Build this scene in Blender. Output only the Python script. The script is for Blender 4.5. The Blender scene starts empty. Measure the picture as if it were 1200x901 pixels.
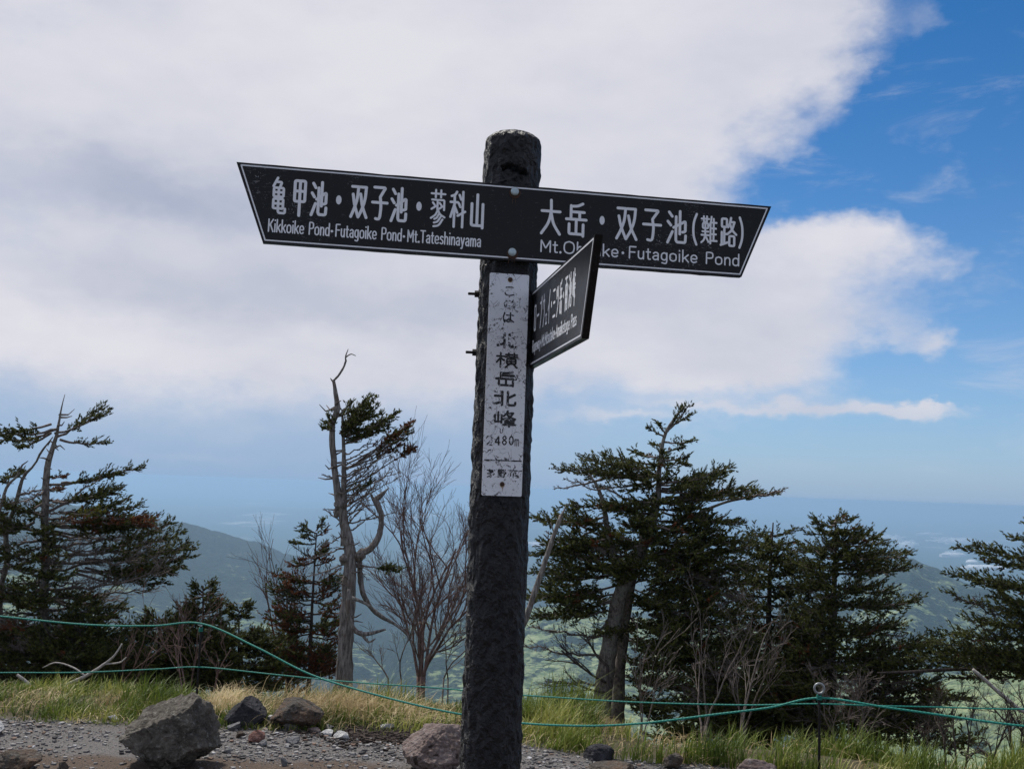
import bpy, bmesh, math, random
import numpy as np
from mathutils import Vector, Matrix, noise

random.seed(7)
rng = np.random.default_rng(11)
PI = math.pi
S = bpy.context.scene
COL = S.collection

# ------------------------------------------------------------------ camera
ROLL, PITCH, EYE, F = math.radians(2.0477), math.radians(5.7612), 1.5, 1200.0
cf = Vector((0, math.cos(PITCH), math.sin(PITCH)))
cu0 = Vector((0, -math.sin(PITCH), math.cos(PITCH)))
cr = math.cos(ROLL)*Vector((1, 0, 0)) + math.sin(ROLL)*cu0
cu = -math.sin(ROLL)*Vector((1, 0, 0)) + math.cos(ROLL)*cu0
cd = bpy.data.cameras.new('camera')
cam = bpy.data.objects.new('camera', cd)
COL.objects.link(cam)
mw = Matrix((cr, cu, -cf)).transposed().to_4x4()
mw.translation = Vector((0, 0, EYE))
cam.matrix_world = mw
cd.sensor_width = 36.0
cd.lens = 36.0
cd.clip_start = 0.05
cd.clip_end = 200000
S.camera = cam

# ------------------------------------------------------------------ exposure
S.view_settings.view_transform = 'Standard'
S.view_settings.look = 'None'
S.view_settings.exposure = 0.0
S.view_settings.gamma = 1.0
S.view_settings.use_curve_mapping = False
S.render.resolution_x, S.render.resolution_y = 1024, 768
S.cycles.max_bounces = 6
S.cycles.volume_bounces = 1
S.cycles.use_denoising = True

def ray(px, py):
    d = cf*F + cr*(px-600.0) + cu*(450.5-py)
    return d
def P(px, py, Y):                       # the point at depth Y metres that shows at this pixel
    d = ray(px, py)
    return Vector((0, 0, EYE)) + d*(Y/d.y)
def azel(px, py):
    d = ray(px, py).normalized()
    return math.atan2(d.x, d.y), math.asin(d.z)

# ------------------------------------------------------------------ sun and sky
SUN_EL, SUN_AZ = math.radians(58), math.radians(-38)      # behind the trees, to the left
sd = bpy.data.lights.new('sun', 'SUN')
sd.energy = 4.2
sd.angle = math.radians(6)
sd.color = (1.0, 0.95, 0.87)
sun = bpy.data.objects.new('sun', sd)
COL.objects.link(sun)
tosun = Vector((math.sin(SUN_AZ)*math.cos(SUN_EL), math.cos(SUN_AZ)*math.cos(SUN_EL), math.sin(SUN_EL)))
sun.rotation_euler = tosun.to_track_quat('Z', 'Y').to_euler()
sun.location = (0, 0, 30)

class NT:
    """small helper to write node graphs as expressions"""
    def __init__(s, tree):
        s.t = tree
        s.t.nodes.clear()
    def n(s, typ, **kw):
        nd = s.t.nodes.new(typ)
        for k, v in kw.items():
            setattr(nd, k, v)
        return nd
    def put(s, sock, v):
        if isinstance(v, bpy.types.NodeSocket):
            s.t.links.new(v, sock)
        else:
            sock.default_value = v
    def m(s, op, a, b=0.0, c=0.0, clamp=False):
        nd = s.n('ShaderNodeMath', operation=op)
        nd.use_clamp = clamp
        s.put(nd.inputs[0], a); s.put(nd.inputs[1], b)
        if op in ('MULTIPLY_ADD',): s.put(nd.inputs[2], c)
        return nd.outputs[0]
    def step(s, x, lo, hi, a=0.0, b=1.0):
        nd = s.n('ShaderNodeMapRange', interpolation_type='SMOOTHSTEP')
        s.put(nd.inputs[0], x); s.put(nd.inputs[1], lo); s.put(nd.inputs[2], hi)
        s.put(nd.inputs[3], a); s.put(nd.inputs[4], b)
        return nd.outputs[0]
    def mix(s, f, a, b, mode='MIX'):
        nd = s.n('ShaderNodeMix', data_type='RGBA', blend_type=mode)
        s.put(nd.inputs[0], f)
        for i, v in ((6, a), (7, b)):
            if not isinstance(v, bpy.types.NodeSocket): v = tuple(v)+(1,) if len(v) == 3 else v
            s.put(nd.inputs[i], v)
        return nd.outputs[2]
    def noise(s, vec, scale, detail=4, rough=0.55, dist=0.0, out='Fac'):
        nd = s.n('ShaderNodeTexNoise')
        if vec is not None: s.put(nd.inputs['Vector'], vec)
        nd.inputs['Scale'].default_value = scale
        nd.inputs['Detail'].default_value = detail
        nd.inputs['Roughness'].default_value = rough
        nd.inputs['Distortion'].default_value = dist
        return nd.outputs[out]
    def voro(s, vec, scale, feature='F1', out='Distance', rnd=1.0):
        nd = s.n('ShaderNodeTexVoronoi', feature=feature)
        if vec is not None: s.put(nd.inputs['Vector'], vec)
        nd.inputs['Scale'].default_value = scale
        nd.inputs['Randomness'].default_value = rnd
        return nd.outputs[out]
    def xyz(s, x, y, z=0.0):
        nd = s.n('ShaderNodeCombineXYZ')
        s.put(nd.inputs[0], x); s.put(nd.inputs[1], y); s.put(nd.inputs[2], z)
        return nd.outputs[0]
    def coord(s, out='Object'):
        return s.n('ShaderNodeTexCoord').outputs[out]
    def attr(s, name, out='Fac'):
        return s.n('ShaderNodeAttribute', attribute_name=name).outputs[out]
    def scale(s, v, k):
        nd = s.n('ShaderNodeVectorMath', operation='MULTIPLY')
        s.put(nd.inputs[0], v); nd.inputs[1].default_value = k
        return nd.outputs[0]
    def bsdf(s, col, rough=0.8, bump=None, bstr=0.3, bdist=0.01, metal=0.0, spec=0.5, extra=None):
        b = s.n('ShaderNodeBsdfPrincipled')
        if not isinstance(col, bpy.types.NodeSocket): col = tuple(col)+(1,)
        s.put(b.inputs['Base Color'], col); s.put(b.inputs['Roughness'], rough)
        s.put(b.inputs['Metallic'], metal); s.put(b.inputs['Specular IOR Level'], spec)
        if bump is not None:
            bp = s.n('ShaderNodeBump')
            bp.inputs['Strength'].default_value = bstr
            bp.inputs['Distance'].default_value = bdist
            s.put(bp.inputs['Height'], bump)
            s.t.links.new(bp.outputs[0], b.inputs['Normal'])
        o = s.n('ShaderNodeOutputMaterial')
        s.t.links.new(b.outputs[0], o.inputs['Surface'])
        return b

def material(name):
    m = bpy.data.materials.new(name)
    m.use_nodes = True
    return m, NT(m.node_tree)

# the world: a physical clear sky, a veil of haze low down, and banks of cloud laid out by direction
W = bpy.data.worlds.new('World')
S.world = W
W.use_nodes = True
g = NT(W.node_tree)
sky = g.n('ShaderNodeTexSky', sky_type='NISHITA')
sky.sun_disc = False
sky.sun_elevation = SUN_EL
sky.sun_rotation = SUN_AZ
sky.altitude = 2400
sky.air_density = 1.0
sky.dust_density = 0.6
sky.ozone_density = 2.5
hs = g.n('ShaderNodeHueSaturation')
hs.inputs['Saturation'].default_value = 1.36
hs.inputs['Value'].default_value = 1.15
g.t.links.new(sky.outputs[0], hs.inputs['Color'])
sep = g.n('ShaderNodeSeparateXYZ')
g.t.links.new(g.coord('Generated'), sep.inputs[0])
K = 1200.0
AZ = g.m('MULTIPLY', g.m('ARCTAN2', sep.outputs[0], sep.outputs[1]), K)
EL = g.m('MULTIPLY', g.m('ARCSINE', sep.outputs[2]), K)
dirv = g.coord('Generated')
# domain warp so that the edges of the banks curl
w1 = g.noise(g.scale(dirv, (1, 1, 1.7)), 5.5, 5, 0.6, out='Color')
ws = g.n('ShaderNodeSeparateXYZ')
g.t.links.new(w1, ws.inputs[0])
WA = g.m('ADD', AZ, g.m('MULTIPLY', g.m('SUBTRACT', ws.outputs[0], 0.5), 170))
WE = g.m('ADD', EL, g.m('MULTIPLY', g.m('SUBTRACT', ws.outputs[1], 0.5), 110))
w2 = g.noise(g.scale(dirv, (1, 1, 1.5)), 26, 6, 0.62, out='Color')
ws2 = g.n('ShaderNodeSeparateXYZ')
g.t.links.new(w2, ws2.inputs[0])
WA = g.m('ADD', WA, g.m('MULTIPLY', g.m('SUBTRACT', ws2.outputs[0], 0.5), 52))
WE = g.m('ADD', WE, g.m('MULTIPLY', g.m('SUBTRACT', ws2.outputs[1], 0.5), 42))

def blob(px, py, rx, ry, w, fine=True):
    a, e = azel(px, py)
    da = g.m('MULTIPLY', g.m('SUBTRACT', WA if fine else AZ, a*K), 1.0/rx)
    de = g.m('MULTIPLY', g.m('SUBTRACT', WE if fine else EL, e*K), 1.0/ry)
    r2 = g.m('ADD', g.m('MULTIPLY', da, da), g.m('MULTIPLY', de, de))
    return g.m('MULTIPLY', g.m('EXPONENT', g.m('MULTIPLY', r2, -1.0)), w)
def total(lst, base=0.0):
    acc = base
    for b in lst:
        acc = g.m('ADD', acc, blob(*b))
    return acc
# thickness of cloud: banks added, the blue openings taken away
cover = total(CLOUD_ADD := [
    (250, 120, 620, 330, 1.1), (780, 30, 230, 180, 0.9), (930, 45, 110, 75, 0.6), (1000, 90, 50, 40, 0.45),
    (640, 300, 330, 150, 0.55), (960, 300, 150, 52, 0.72), (1060, 290, 70, 44, 0.45), (1110, 392, 42, 22, 0.85), (980, 372, 130, 34, 0.12), (1085, 28, 34, 20, 0.55),
    (920, 415, 90, 30, 0.32), (760, 400, 230, 62, 0.5), (830, 438, 60, 12, 0.3), (100, 395, 330, 62, 0.55), (330, 430, 160, 36, 0.3),
    (1072, 22, 40, 46, 0.50), (1180, 305, 60, 26, 0.22), (1190, 176, 34, 18, 0.25), (1020, 215, 50, 14, 0.3),
    (960, 476, 200, 8, 0.62), (1040, 470, 60, 10, 0.55), (740, 492, 90, 8, 0.42), (1105, 470, 45, 6, 0.45), (210, 523, 90, 7, 0.28),
])
for b in ((1165, 120, 215, 150, 1.15), (960, 212, 105, 36, 0.85), (1225, 300, 85, 130, 0.7), (1105, 60, 62, 80, 0.75), (1040, 425, 60, 26, 0.35), (1190, 420, 80, 60, 0.3), (865, 250, 60, 20, 0.35), (1010, 404, 80, 14, 0.35), (700, 470, 160, 10, 0.2)):
    cover = g.m('SUBTRACT', cover, blob(*b))
cn = g.noise(g.scale(dirv, (1, 1, 1.8)), 8.0, 8, 0.6)
cover = g.m('ADD', cover, g.m('MULTIPLY', g.m('SUBTRACT', cn, 0.5), 0.52))
# outside the picture the same weather goes on: mostly cloud with openings
cn2 = g.noise(g.scale(dirv, (1, 1, 1.6)), 2.2, 3, 0.5)
inA = g.step(g.m('ABSOLUTE', AZ), 620, 1000)
inE = g.step(EL, 620, 900)
outf = g.m('MAXIMUM', inA, inE)
cover = g.m('ADD', cover, g.m('MULTIPLY', outf, g.m('MULTIPLY', g.m('SUBTRACT', cn2, 0.36), 4.0)))
cn3 = g.noise(g.scale(dirv, (1, 1, 1.7)), 17.0, 7, 0.62)
cover = g.m('ADD', cover, g.m('MULTIPLY', g.m('SUBTRACT', cn3, 0.5), 0.55))
mask = g.step(cover, 0.10, 1.0)
wisp = g.step(g.noise(g.scale(dirv, (1, 1, 3.2)), 7.0, 7, 0.65, 0.6), 0.50, 0.80)
mask = g.m('MAXIMUM', mask, g.m('MULTIPLY', wisp, 0.42))
# light and shade inside the cloud
shade = g.noise(g.scale(dirv, (1, 1, 2.6)), 6.0, 6, 0.5)
lum = g.m('ADD', g.m('MULTIPLY', g.m('SUBTRACT', shade, 0.5), 0.75), 0.80)
for b in ((110, 215, 240, 45, -0.50), (260, 255, 200, 42, -0.25), (430, 355, 230, 42, -0.42), (120, 330, 160, 22, -0.15), (760, 150, 190, 120, 0.05),
          (990, 300, 110, 36, 0.22), (350, 60, 200, 70, 0.2), (60, 400, 170, 36, 0.25), (800, 350, 170, 40, -0.15), (1010, 60, 60, 50, -0.1),
          (860, 330, 120, 60, -0.05), (960, 474, 190, 10, -0.1), (700, 60, 200, 60, 0.1)):
    lum = g.m('ADD', lum, blob(*b))
lum = g.m('ADD', lum, g.m('MULTIPLY', g.m('SUBTRACT', w2.node.outputs['Fac'], 0.5), 0.16))
lum = g.m('MINIMUM', g.m('MAXIMUM', lum, 0.0), 1.0)
cloudcol = g.mix(lum, (3.7, 4.2, 5.6), (7.7, 7.6, 8.1))
veilk = g.m('MULTIPLY', g.m('EXPONENT', g.m('MULTIPLY', g.m('MAXIMUM', EL, 0.0), -1/170.0)), 0.93)
veil = g.mix(g.step(EL, 0, 170), (2.7, 4.05, 6.1), (3.2, 4.5, 6.6))
clear = g.mix(veilk, hs.outputs[0], veil)
# thin high veil over the left, where the gaps read pale
left = g.step(AZ, 330, -120)
clear = g.mix(g.m('MULTIPLY', left, 0.75), clear, g.mix(g.step(EL, -10, 130), (2.9, 4.3, 6.5), (3.6, 4.6, 6.5)))
lowfade = g.step(EL, 10, 130)
mask = g.m('MULTIPLY', mask, g.m('MULTIPLY_ADD', lowfade, 0.75, 0.2))
fin = g.mix(mask, clear, cloudcol)
bg = g.n('ShaderNodeBackground')
g.t.links.new(fin, bg.inputs[0])
bg.inputs[1].default_value = 0.1
wo = g.n('ShaderNodeOutputWorld')
g.t.links.new(bg.outputs[0], wo.inputs[0])

# ------------------------------------------------------------------ mesh helpers
class Acc:
    def __init__(s):
        s.v = []; s.f = []; s.n = 0; s.a = {}
    def add(s, V, Fc, **att):
        V = np.asarray(V, dtype=np.float64).reshape(-1, 3)
        for fc in (Fc if isinstance(Fc, list) else [Fc]):
            fc = np.asarray(fc, dtype=np.int64)
            if fc.size: s.f.append(fc + s.n)
        for k, val in att.items():
            val = np.broadcast_to(np.asarray(val, dtype=np.float32), (len(V),))
            s.a.setdefault(k, []).append((s.n, val))
        s.v.append(V); s.n += len(V)
    def build(s, name, mat, parent=None, smooth=False, kind=None, origin=None):
        V = np.concatenate(s.v) if s.v else np.zeros((0, 3))
        if origin is not None: V = V - np.array(origin)
        me = bpy.data.meshes.new(name)
        me.vertices.add(len(V)); me.vertices.foreach_set('co', V.astype(np.float32).ravel())
        loops = np.concatenate([f.ravel() for f in s.f]); sizes = np.concatenate([np.full(len(f), f.shape[1]) for f in s.f])
        me.loops.add(len(loops)); me.loops.foreach_set('vertex_index', loops.astype(np.int32))
        me.polygons.add(len(sizes))
        st = np.concatenate([[0], np.cumsum(sizes)[:-1]])
        me.polygons.foreach_set('loop_start', st.astype(np.int32))
        me.polygons.foreach_set('use_smooth', np.full(len(sizes), smooth))
        for k, parts in s.a.items():
            at = me.attributes.new(k, 'FLOAT', 'POINT')
            arr = np.zeros(len(V), dtype=np.float32)
            for n0, val in parts: arr[n0:n0+len(val)] = val
            at.data.foreach_set('value', arr)
        me.update(calc_edges=True); me.validate()
        me.materials.append(mat)
        o = bpy.data.objects.new(name, me)
        COL.objects.link(o)
        if origin is not None and parent is None: o.location = origin
        if parent: o.parent = parent
        if kind: o['kind'] = kind
        return o

def nrm(a):
    return a/np.maximum(np.linalg.norm(a, axis=-1, keepdims=True), 1e-9)
def tubes(acc, Pt, R, sides=5, cap=True, **att):
    """Pt (N,n,3) centre lines, R (N,n) radii"""
    Pt = np.asarray(Pt, float); R = np.asarray(R, float)
    if Pt.ndim == 2: Pt = Pt[None]; R = R[None]
    if len(Pt) == 0: return
    N, n, _ = Pt.shape
    T = np.gradient(Pt, axis=1); T = nrm(T)
    D = nrm(Pt[:, -1]-Pt[:, 0])
    ref = np.where(np.abs(D[:, 2:3]) > 0.8, np.array([[1., 0.13, 0.]]), np.array([[0.11, 0.05, 1.]]))
    ref = np.repeat(ref[:, None], n, 1)
    A = nrm(np.cross(T, ref)); B = np.cross(T, A)
    th = np.arange(sides)*2*PI/sides
    ring = A[:, :, None]*np.cos(th)[None, None, :, None] + B[:, :, None]*np.sin(th)[None, None, :, None]
    V = Pt[:, :, None] + ring*R[:, :, None, None]
    base = np.arange(N)[:, None, None]*n*sides
    i = np.arange(n-1)[None, :, None]*sides
    j = np.arange(sides)[None, None, :]
    j2 = (j+1) % sides
    Q = np.stack([base+i+j, base+i+j2, base+i+sides+j2, base+i+sides+j], -1).reshape(-1, 4)
    fs = [Q]
    if cap:
        fs.append((np.arange(N)[:, None]*n*sides + (n-1)*sides + np.arange(sides)[None]).reshape(-1, sides))
        fs.append((np.arange(N)[:, None]*n*sides + np.arange(sides)[None, ::-1]).reshape(-1, sides))
    a2 = {k: (np.repeat(np.asarray(v), n*sides) if np.ndim(v) else v) for k, v in att.items()}
    acc.add(V.reshape(-1, 3), fs, **a2)

def resample(pts, n, smooth=True):
    pts = np.asarray(pts, float)
    if smooth and len(pts) > 2:                     # Catmull-Rom
        q = []
        ext = np.vstack([2*pts[0]-pts[1], pts, 2*pts[-1]-pts[-2]])
        for i in range(1, len(ext)-2):
            p0, p1, p2, p3 = ext[i-1:i+3]
            for t in np.linspace(0, 1, 9)[:-1]:
                q.append(0.5*((2*p1)+(-p0+p2)*t+(2*p0-5*p1+4*p2-p3)*t*t+(-p0+3*p1-3*p2+p3)*t**3))
        q.append(ext[-2]); pts = np.array(q)
    L = np.concatenate([[0], np.cumsum(np.linalg.norm(np.diff(pts, axis=0), axis=1))])
    u = np.linspace(0, L[-1], n)
    return np.stack([np.interp(u, L, pts[:, k]) for k in range(pts.shape[1])], 1)

def box(acc, c, h, R=None, bev=0.0):
    c = np.array(c); h = np.array(h)
    s = np.array([[x, y, z] for x in (-1, 1) for y in (-1, 1) for z in (-1, 1)], float)*h
    if R is not None: s = s@np.array(R).T
    F6 = [[0, 1, 3, 2], [4, 6, 7, 5], [0, 4, 5, 1], [2, 3, 7, 6], [0, 2, 6, 4], [1, 5, 7, 3]]
    acc.add(s+c, np.array(F6))

def lathe(acc, prof, origin, axis, seg=20):
    """profile [(radius, height along axis)]"""
    ax = Vector(axis).normalized()
    a = ax.orthogonal().normalized(); b = ax.cross(a)
    V = []
    for r, h in prof:
        for k in range(seg):
            t = 2*PI*k/seg
            V.append(Vector(origin)+ax*h+(a*math.cos(t)+b*math.sin(t))*r)
    Q = []
    for i in range(len(prof)-1):
        for k in range(seg):
            k2 = (k+1) % seg
            Q.append([i*seg+k, i*seg+k2, (i+1)*seg+k2, (i+1)*seg+k])
    n = (len(prof)-1)*seg
    acc.add([tuple(v) for v in V], [np.array(Q), np.array([[n+k for k in range(seg)]])])

def empty(name, loc, label=None, cat=None, group=None):
    o = bpy.data.objects.new(name, None)
    o.empty_display_size = 0.1
    o.location = loc
    COL.objects.link(o)
    tag(o, label, cat, group)
    return o
def tag(o, label=None, cat=None, group=None, kind=None):
    if label: o['label'] = label
    if cat: o['category'] = cat
    if group: o['group'] = group
    if kind: o['kind'] = kind
    return o

# value noise for numpy arrays
def _h(ix, iy, s):
    n = (ix*374761393 + iy*668265263 + s*1442695041) & 0xffffffff
    n = ((n ^ (n >> 13))*1274126177) & 0xffffffff
    return ((n ^ (n >> 16)) & 0xffff)/65535.0
def vnoise(x, y, s=0):
    ix = np.floor(x).astype(np.int64); iy = np.floor(y).astype(np.int64)
    fx = x-ix; fy = y-iy
    fx = fx*fx*(3-2*fx); fy = fy*fy*(3-2*fy)
    return ((_h(ix, iy, s)*(1-fx)+_h(ix+1, iy, s)*fx)*(1-fy) + (_h(ix, iy+1, s)*(1-fx)+_h(ix+1, iy+1, s)*fx)*fy)
def fbm(x, y, s=0, o=4):
    a, t, k = 0.5, 0, 0
    for i in range(o):
        t = t + a*vnoise(x, y, s+i*17); k += a
        x = x*2.03+11.3; y = y*2.03-7.1; a *= 0.5
    return t/k
def sstep(x, a, b):
    t = np.clip((x-a)/(b-a), 0, 1)
    return t*t*(3-2*t)

# ------------------------------------------------------------------ ground
def crest(x):                                    # where the summit ground starts to fall away
    return 7.05 - 0.95*sstep(x, 0.35, 1.05) - 0.35*sstep(x, 1.6, 3.0) + 0.25*np.sin(x*1.3)*0.3
def gravel_edge(x):                              # where grass takes over from gravel
    return 6.30 - 0.42*sstep(x, -0.2, 0.9) - 0.45*sstep(x, 1.0, 2.0) + 0.12*(fbm(x*1.7+4, x*0+2.2, 5)-0.5)
def line_el(pts, az):                            # crest line given at picture points -> elevation slope by azimuth
    a = []; e = []
    for px, py in pts:
        q, w = azel(px, py); a.append(q); e.append(math.tan(w))
    return np.interp(az, a, e)
RIDGES = [  # crest points, distance, half depth toward us, half depth beyond
    ([(-500, 640), (-200, 596), (0, 584), (48, 588), (83, 594), (160, 604), (213, 613), (266, 629), (300, 637), (360, 662), (430, 690), (520, 722), (620, 770), (800, 900)], 3200, 1000, 1200),
    ([(-700, 760), (-300, 700), (-60, 668), (60, 676), (150, 720), (260, 800), (400, 900)], 1900, 450, 500),
    ([(380, 900), (480, 745), (560, 728), (650, 716), (760, 735), (900, 745), (1000, 800), (1100, 900)], 1900, 620, 600),
    ([(820, 900), (940, 730), (1000, 688), (1040, 664), (1066, 652), (1085, 664), (1120, 682), (1160, 695), (1200, 706), (1300, 740), (1500, 760)], 2500, 650, 700),
    ([(860, 940), (980, 858), (1050, 828), (1120, 806), (1200, 788), (1300, 780), (1500, 800)], 900, 300, 260),
    ([(150, 640), (230, 602), (300, 597), (420, 600), (520, 604), (640, 606), (760, 640)], 14000, 2500, 2500),
]
BR = np.array([0, 10, 60, 300, 800, 1500, 3000, 7000, 60000.0])
BZ = np.array([0, -4, -27, -100, -220, -330, -420, -450, -450.0])
def height(x, y):
    x = np.asarray(x, float); y = np.asarray(y, float)
    t = np.maximum(np.maximum(y-crest(x), np.abs(x)-14), -y-25)
    z0 = 0.03*(fbm(x*0.9, y*0.9, 3)-0.5) + 0.012*(fbm(x*5, y*5, 9)-0.5)
    tp = np.maximum(t, 0)
    near = -0.5*tp*tp/(tp+0.8) + z0*(1+0*t)
    r = np.hypot(x, y); az = np.arctan2(x, y)
    far = np.interp(tp, BR, BZ)
    far = far + (fbm(x/420, y/420, 21, 5)-0.5)*90*sstep(r, 150, 900)*(1-0.8*sstep(r, 5000, 9000))
    z = np.where(tp < 20, near, far)
    z = np.where((tp >= 8) & (tp < 60), near*(1-sstep(tp, 8, 60)) + far*sstep(tp, 8, 60), z)
    hill = np.zeros_like(z)-1e9
    can = (fbm(x/34, y/34, 40, 4)-0.5)*30*sstep(r, 250, 700)*(1-sstep(r, 4500, 7000))
    for pts, D, w1, w2 in RIDGES:
        el = line_el(pts, az)
        top = EYE + el*D + (fbm(az*60+7, az*0, 70, 4)-0.5)*D*0.004
        dr = r-D*(1+0.10*(fbm(az*9+3, az*0+D, 71)-0.5))
        k = np.where(dr < 0, np.exp(-(np.abs(dr)/w1)**1.7), np.exp(-(dr/w2)**2))
        front = sstep(y, 0, 300)
        hill = np.maximum(hill, z+(top-z)*k*front*(top > z))
    z = np.where(r > 200, np.maximum(z, hill), z)
    # gullies running down the far slopes
    gl = (fbm(x/150, y/150, 55, 4)-0.5)*46*sstep(r, 700, 1500)*(1-sstep(r, 5000, 9000))
    return z + can*0.55 + gl*0.5

az1 = np.radians(np.concatenate([np.arange(-180, -32, 2.5), np.arange(-32, 32, 0.14), np.arange(32, 180, 2.5)]))
rr = [0.25]
while rr[-1] < 46000:
    q = rr[-1]
    rr.append(q*(1.05 if q < 3.5 else 1.02 if q < 9 else 1.045 if q < 500 else 1.015 if q < 4200 else 1.05))
rr = np.array(rr)
AZg, RRg = np.meshgrid(az1, rr)
X = np.sin(AZg)*RRg; Y = np.cos(AZg)*RRg
Z = height(X, Y)
nr, nc = X.shape
idx = np.arange(nr*nc).reshape(nr, nc)
Q = np.stack([idx[:-1, :], np.roll(idx, -1, 1)[:-1, :], np.roll(idx, -1, 1)[1:, :], idx[1:, :]], -1).reshape(-1, 4)[:, ::-1]
acc = Acc()
grassy = sstep(Y-gravel_edge(X), -0.12, 0.25)*(RRg < 400) + (RRg >= 400)
grassy = np.maximum(grassy, sstep(np.abs(X), 6, 9))
forest = sstep(RRg, 20, 80)
fresh = np.exp(-((RRg-900)/330)**2)*sstep(AZg, 0.2, 0.42) + 0.62*np.exp(-((RRg-1700)/500)**2)*sstep(AZg, -0.1, 0.02) + 0.5*np.exp(-((RRg-1700)/420)**2)*(1-sstep(AZg, -0.42, -0.3))  # yellow-green zones paint in sunlit slopes as well as lighter woods
fresh = fresh - 0.75*np.exp(-((RRg-3100)/900)**2)*(1-sstep(AZg, -0.02, 0.08)) - 0.3*np.exp(-((RRg-2500)/330)**2)*sstep(AZg, 0.2, 0.3)  # cloud shadow on the left ridge, put in as darker forest colour
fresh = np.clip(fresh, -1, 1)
plain = sstep(RRg, 5200, 7500)
cz = np.full((1, 3), 0.0); cz[0, 2] = float(height(0.0, 0.0))
V = np.stack([X, Y, Z], -1).reshape(-1, 3)
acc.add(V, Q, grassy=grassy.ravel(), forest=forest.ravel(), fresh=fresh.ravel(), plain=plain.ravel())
acc.add(cz, np.zeros((0, 3), int))
acc.f.append(np.stack([np.full(nc, nr*nc), idx[0], np.roll(idx[0], -1)], -1)[:, [0, 2, 1]])

mt, n = material('mountain_ground')
co = n.coord('Object')
# summit: grey gravelly earth with brown patches
e1 = n.noise(co, 0.9, 4, 0.6)
e2 = n.step(n.noise(co, 120, 6, 0.85), 0.36, 0.66)
brown = n.mix(e2, (0.05, 0.038, 0.030), (0.145, 0.108, 0.083))
grey = n.mix(e2, (0.055, 0.051, 0.050), (0.215, 0.203, 0.196))
sp = n.n('ShaderNodeSeparateXYZ'); n.t.links.new(co, sp.inputs[0])
bk = n.m('ADD', n.m('MULTIPLY', n.m('SUBTRACT', e1, 0.5), 2.2), n.m('MULTIPLY', n.step(sp.outputs[1], 6.0, 5.45), 0.9), clamp=True)
earth = n.mix(n.step(bk, 0.35, 0.75), grey, brown)
soil = n.mix(n.noise(co, 9, 5, 0.6), (0.03, 0.028, 0.015), (0.10, 0.085, 0.045))
near = n.mix(n.attr('grassy'), earth, soil)
# dark conifer and lighter green, sun patches and cloud shade painted in, thinning to fields on the plain
f1 = n.noise(co, 0.016, 8, 0.74)
f2 = n.noise(co, 0.035, 4, 0.6)
f3 = n.noise(co, 0.0032, 5, 0.6)
va = n.n('ShaderNodeVectorMath', operation='ADD'); n.put(va.inputs[0], n.scale(co, (1, 1, 1.6))); n.put(va.inputs[1], n.scale(n.noise(co, 0.09, 3, 0.6, out='Color'), (14, 14, 14))); wco = va.outputs[0]
vc = n.voro(wco, 0.12, 'F1', 'Color'); vs = n.n('ShaderNodeSeparateColor'); n.t.links.new(vc, vs.inputs[0])
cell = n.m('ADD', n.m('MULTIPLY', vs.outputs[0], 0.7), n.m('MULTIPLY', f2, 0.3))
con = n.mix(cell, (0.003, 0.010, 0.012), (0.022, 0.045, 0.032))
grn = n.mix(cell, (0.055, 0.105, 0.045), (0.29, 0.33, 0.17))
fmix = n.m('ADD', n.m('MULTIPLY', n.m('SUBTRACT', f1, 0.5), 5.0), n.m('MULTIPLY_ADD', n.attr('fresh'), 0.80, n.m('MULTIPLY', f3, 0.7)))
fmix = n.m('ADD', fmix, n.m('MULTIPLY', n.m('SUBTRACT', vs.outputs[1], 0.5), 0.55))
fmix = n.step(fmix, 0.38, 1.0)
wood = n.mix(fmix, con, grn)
rock = n.step(n.noise(co, 0.006, 6, 0.7), 0.64, 0.72)
wood = n.mix(n.m('MULTIPLY', rock, 0.5), wood, (0.30, 0.28, 0.26))
pf = n.noise(n.scale(co, (0.6, 0.25, 1)), 0.0011, 6, 0.7)
field = n.mix(n.step(pf, 0.56, 0.70), (0.03, 0.06, 0.045), (0.55, 0.55, 0.55))
far = n.mix(n.attr('plain'), wood, field)
colr = n.mix(n.attr('forest'), near, far)
bh = n.m('MULTIPLY', n.noise(co, 45, 6, 0.7), 1.0)
vd = n.voro(wco, 0.12, 'F1')
bb = n.bsdf(colr, 0.95, bump=bh, bstr=0.7, bdist=0.02, spec=0.2)
bp2 = n.n('ShaderNodeBump'); bp2.inputs['Strength'].default_value = 0.6; bp2.inputs['Distance'].default_value = 4.0
n.put(bp2.inputs['Height'], n.m('MULTIPLY', n.m('SUBTRACT', 1.0, vd), n.attr('forest')))
n.t.links.new(bb.inputs['Normal'].links[0].from_socket, bp2.inputs['Normal']); n.t.links.new(bp2.outputs[0], bb.inputs['Normal'])
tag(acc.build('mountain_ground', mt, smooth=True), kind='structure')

# the air: one closed box of even haze
a2 = Acc()
box(a2, (0, 0, (6.0-470)/2), (48000, 48000, (6.0+470)/2))
hm = bpy.data.materials.new('haze'); hm.use_nodes = True
hn = NT(hm.node_tree)
pv = hn.n('ShaderNodeVolumePrincipled')
pv.inputs['Color'].default_value = (0.425, 0.635, 0.88, 1)
pv.inputs['Density'].default_value = 1.4e-4
pv.inputs['Anisotropy'].default_value = 0.35
ho = hn.n('ShaderNodeOutputMaterial')
hn.t.links.new(pv.outputs[0], ho.inputs['Volume'])
hz = a2.build('haze', hm)
tag(hz, 'blue haze over the valley', None, None, 'stuff')

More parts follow.
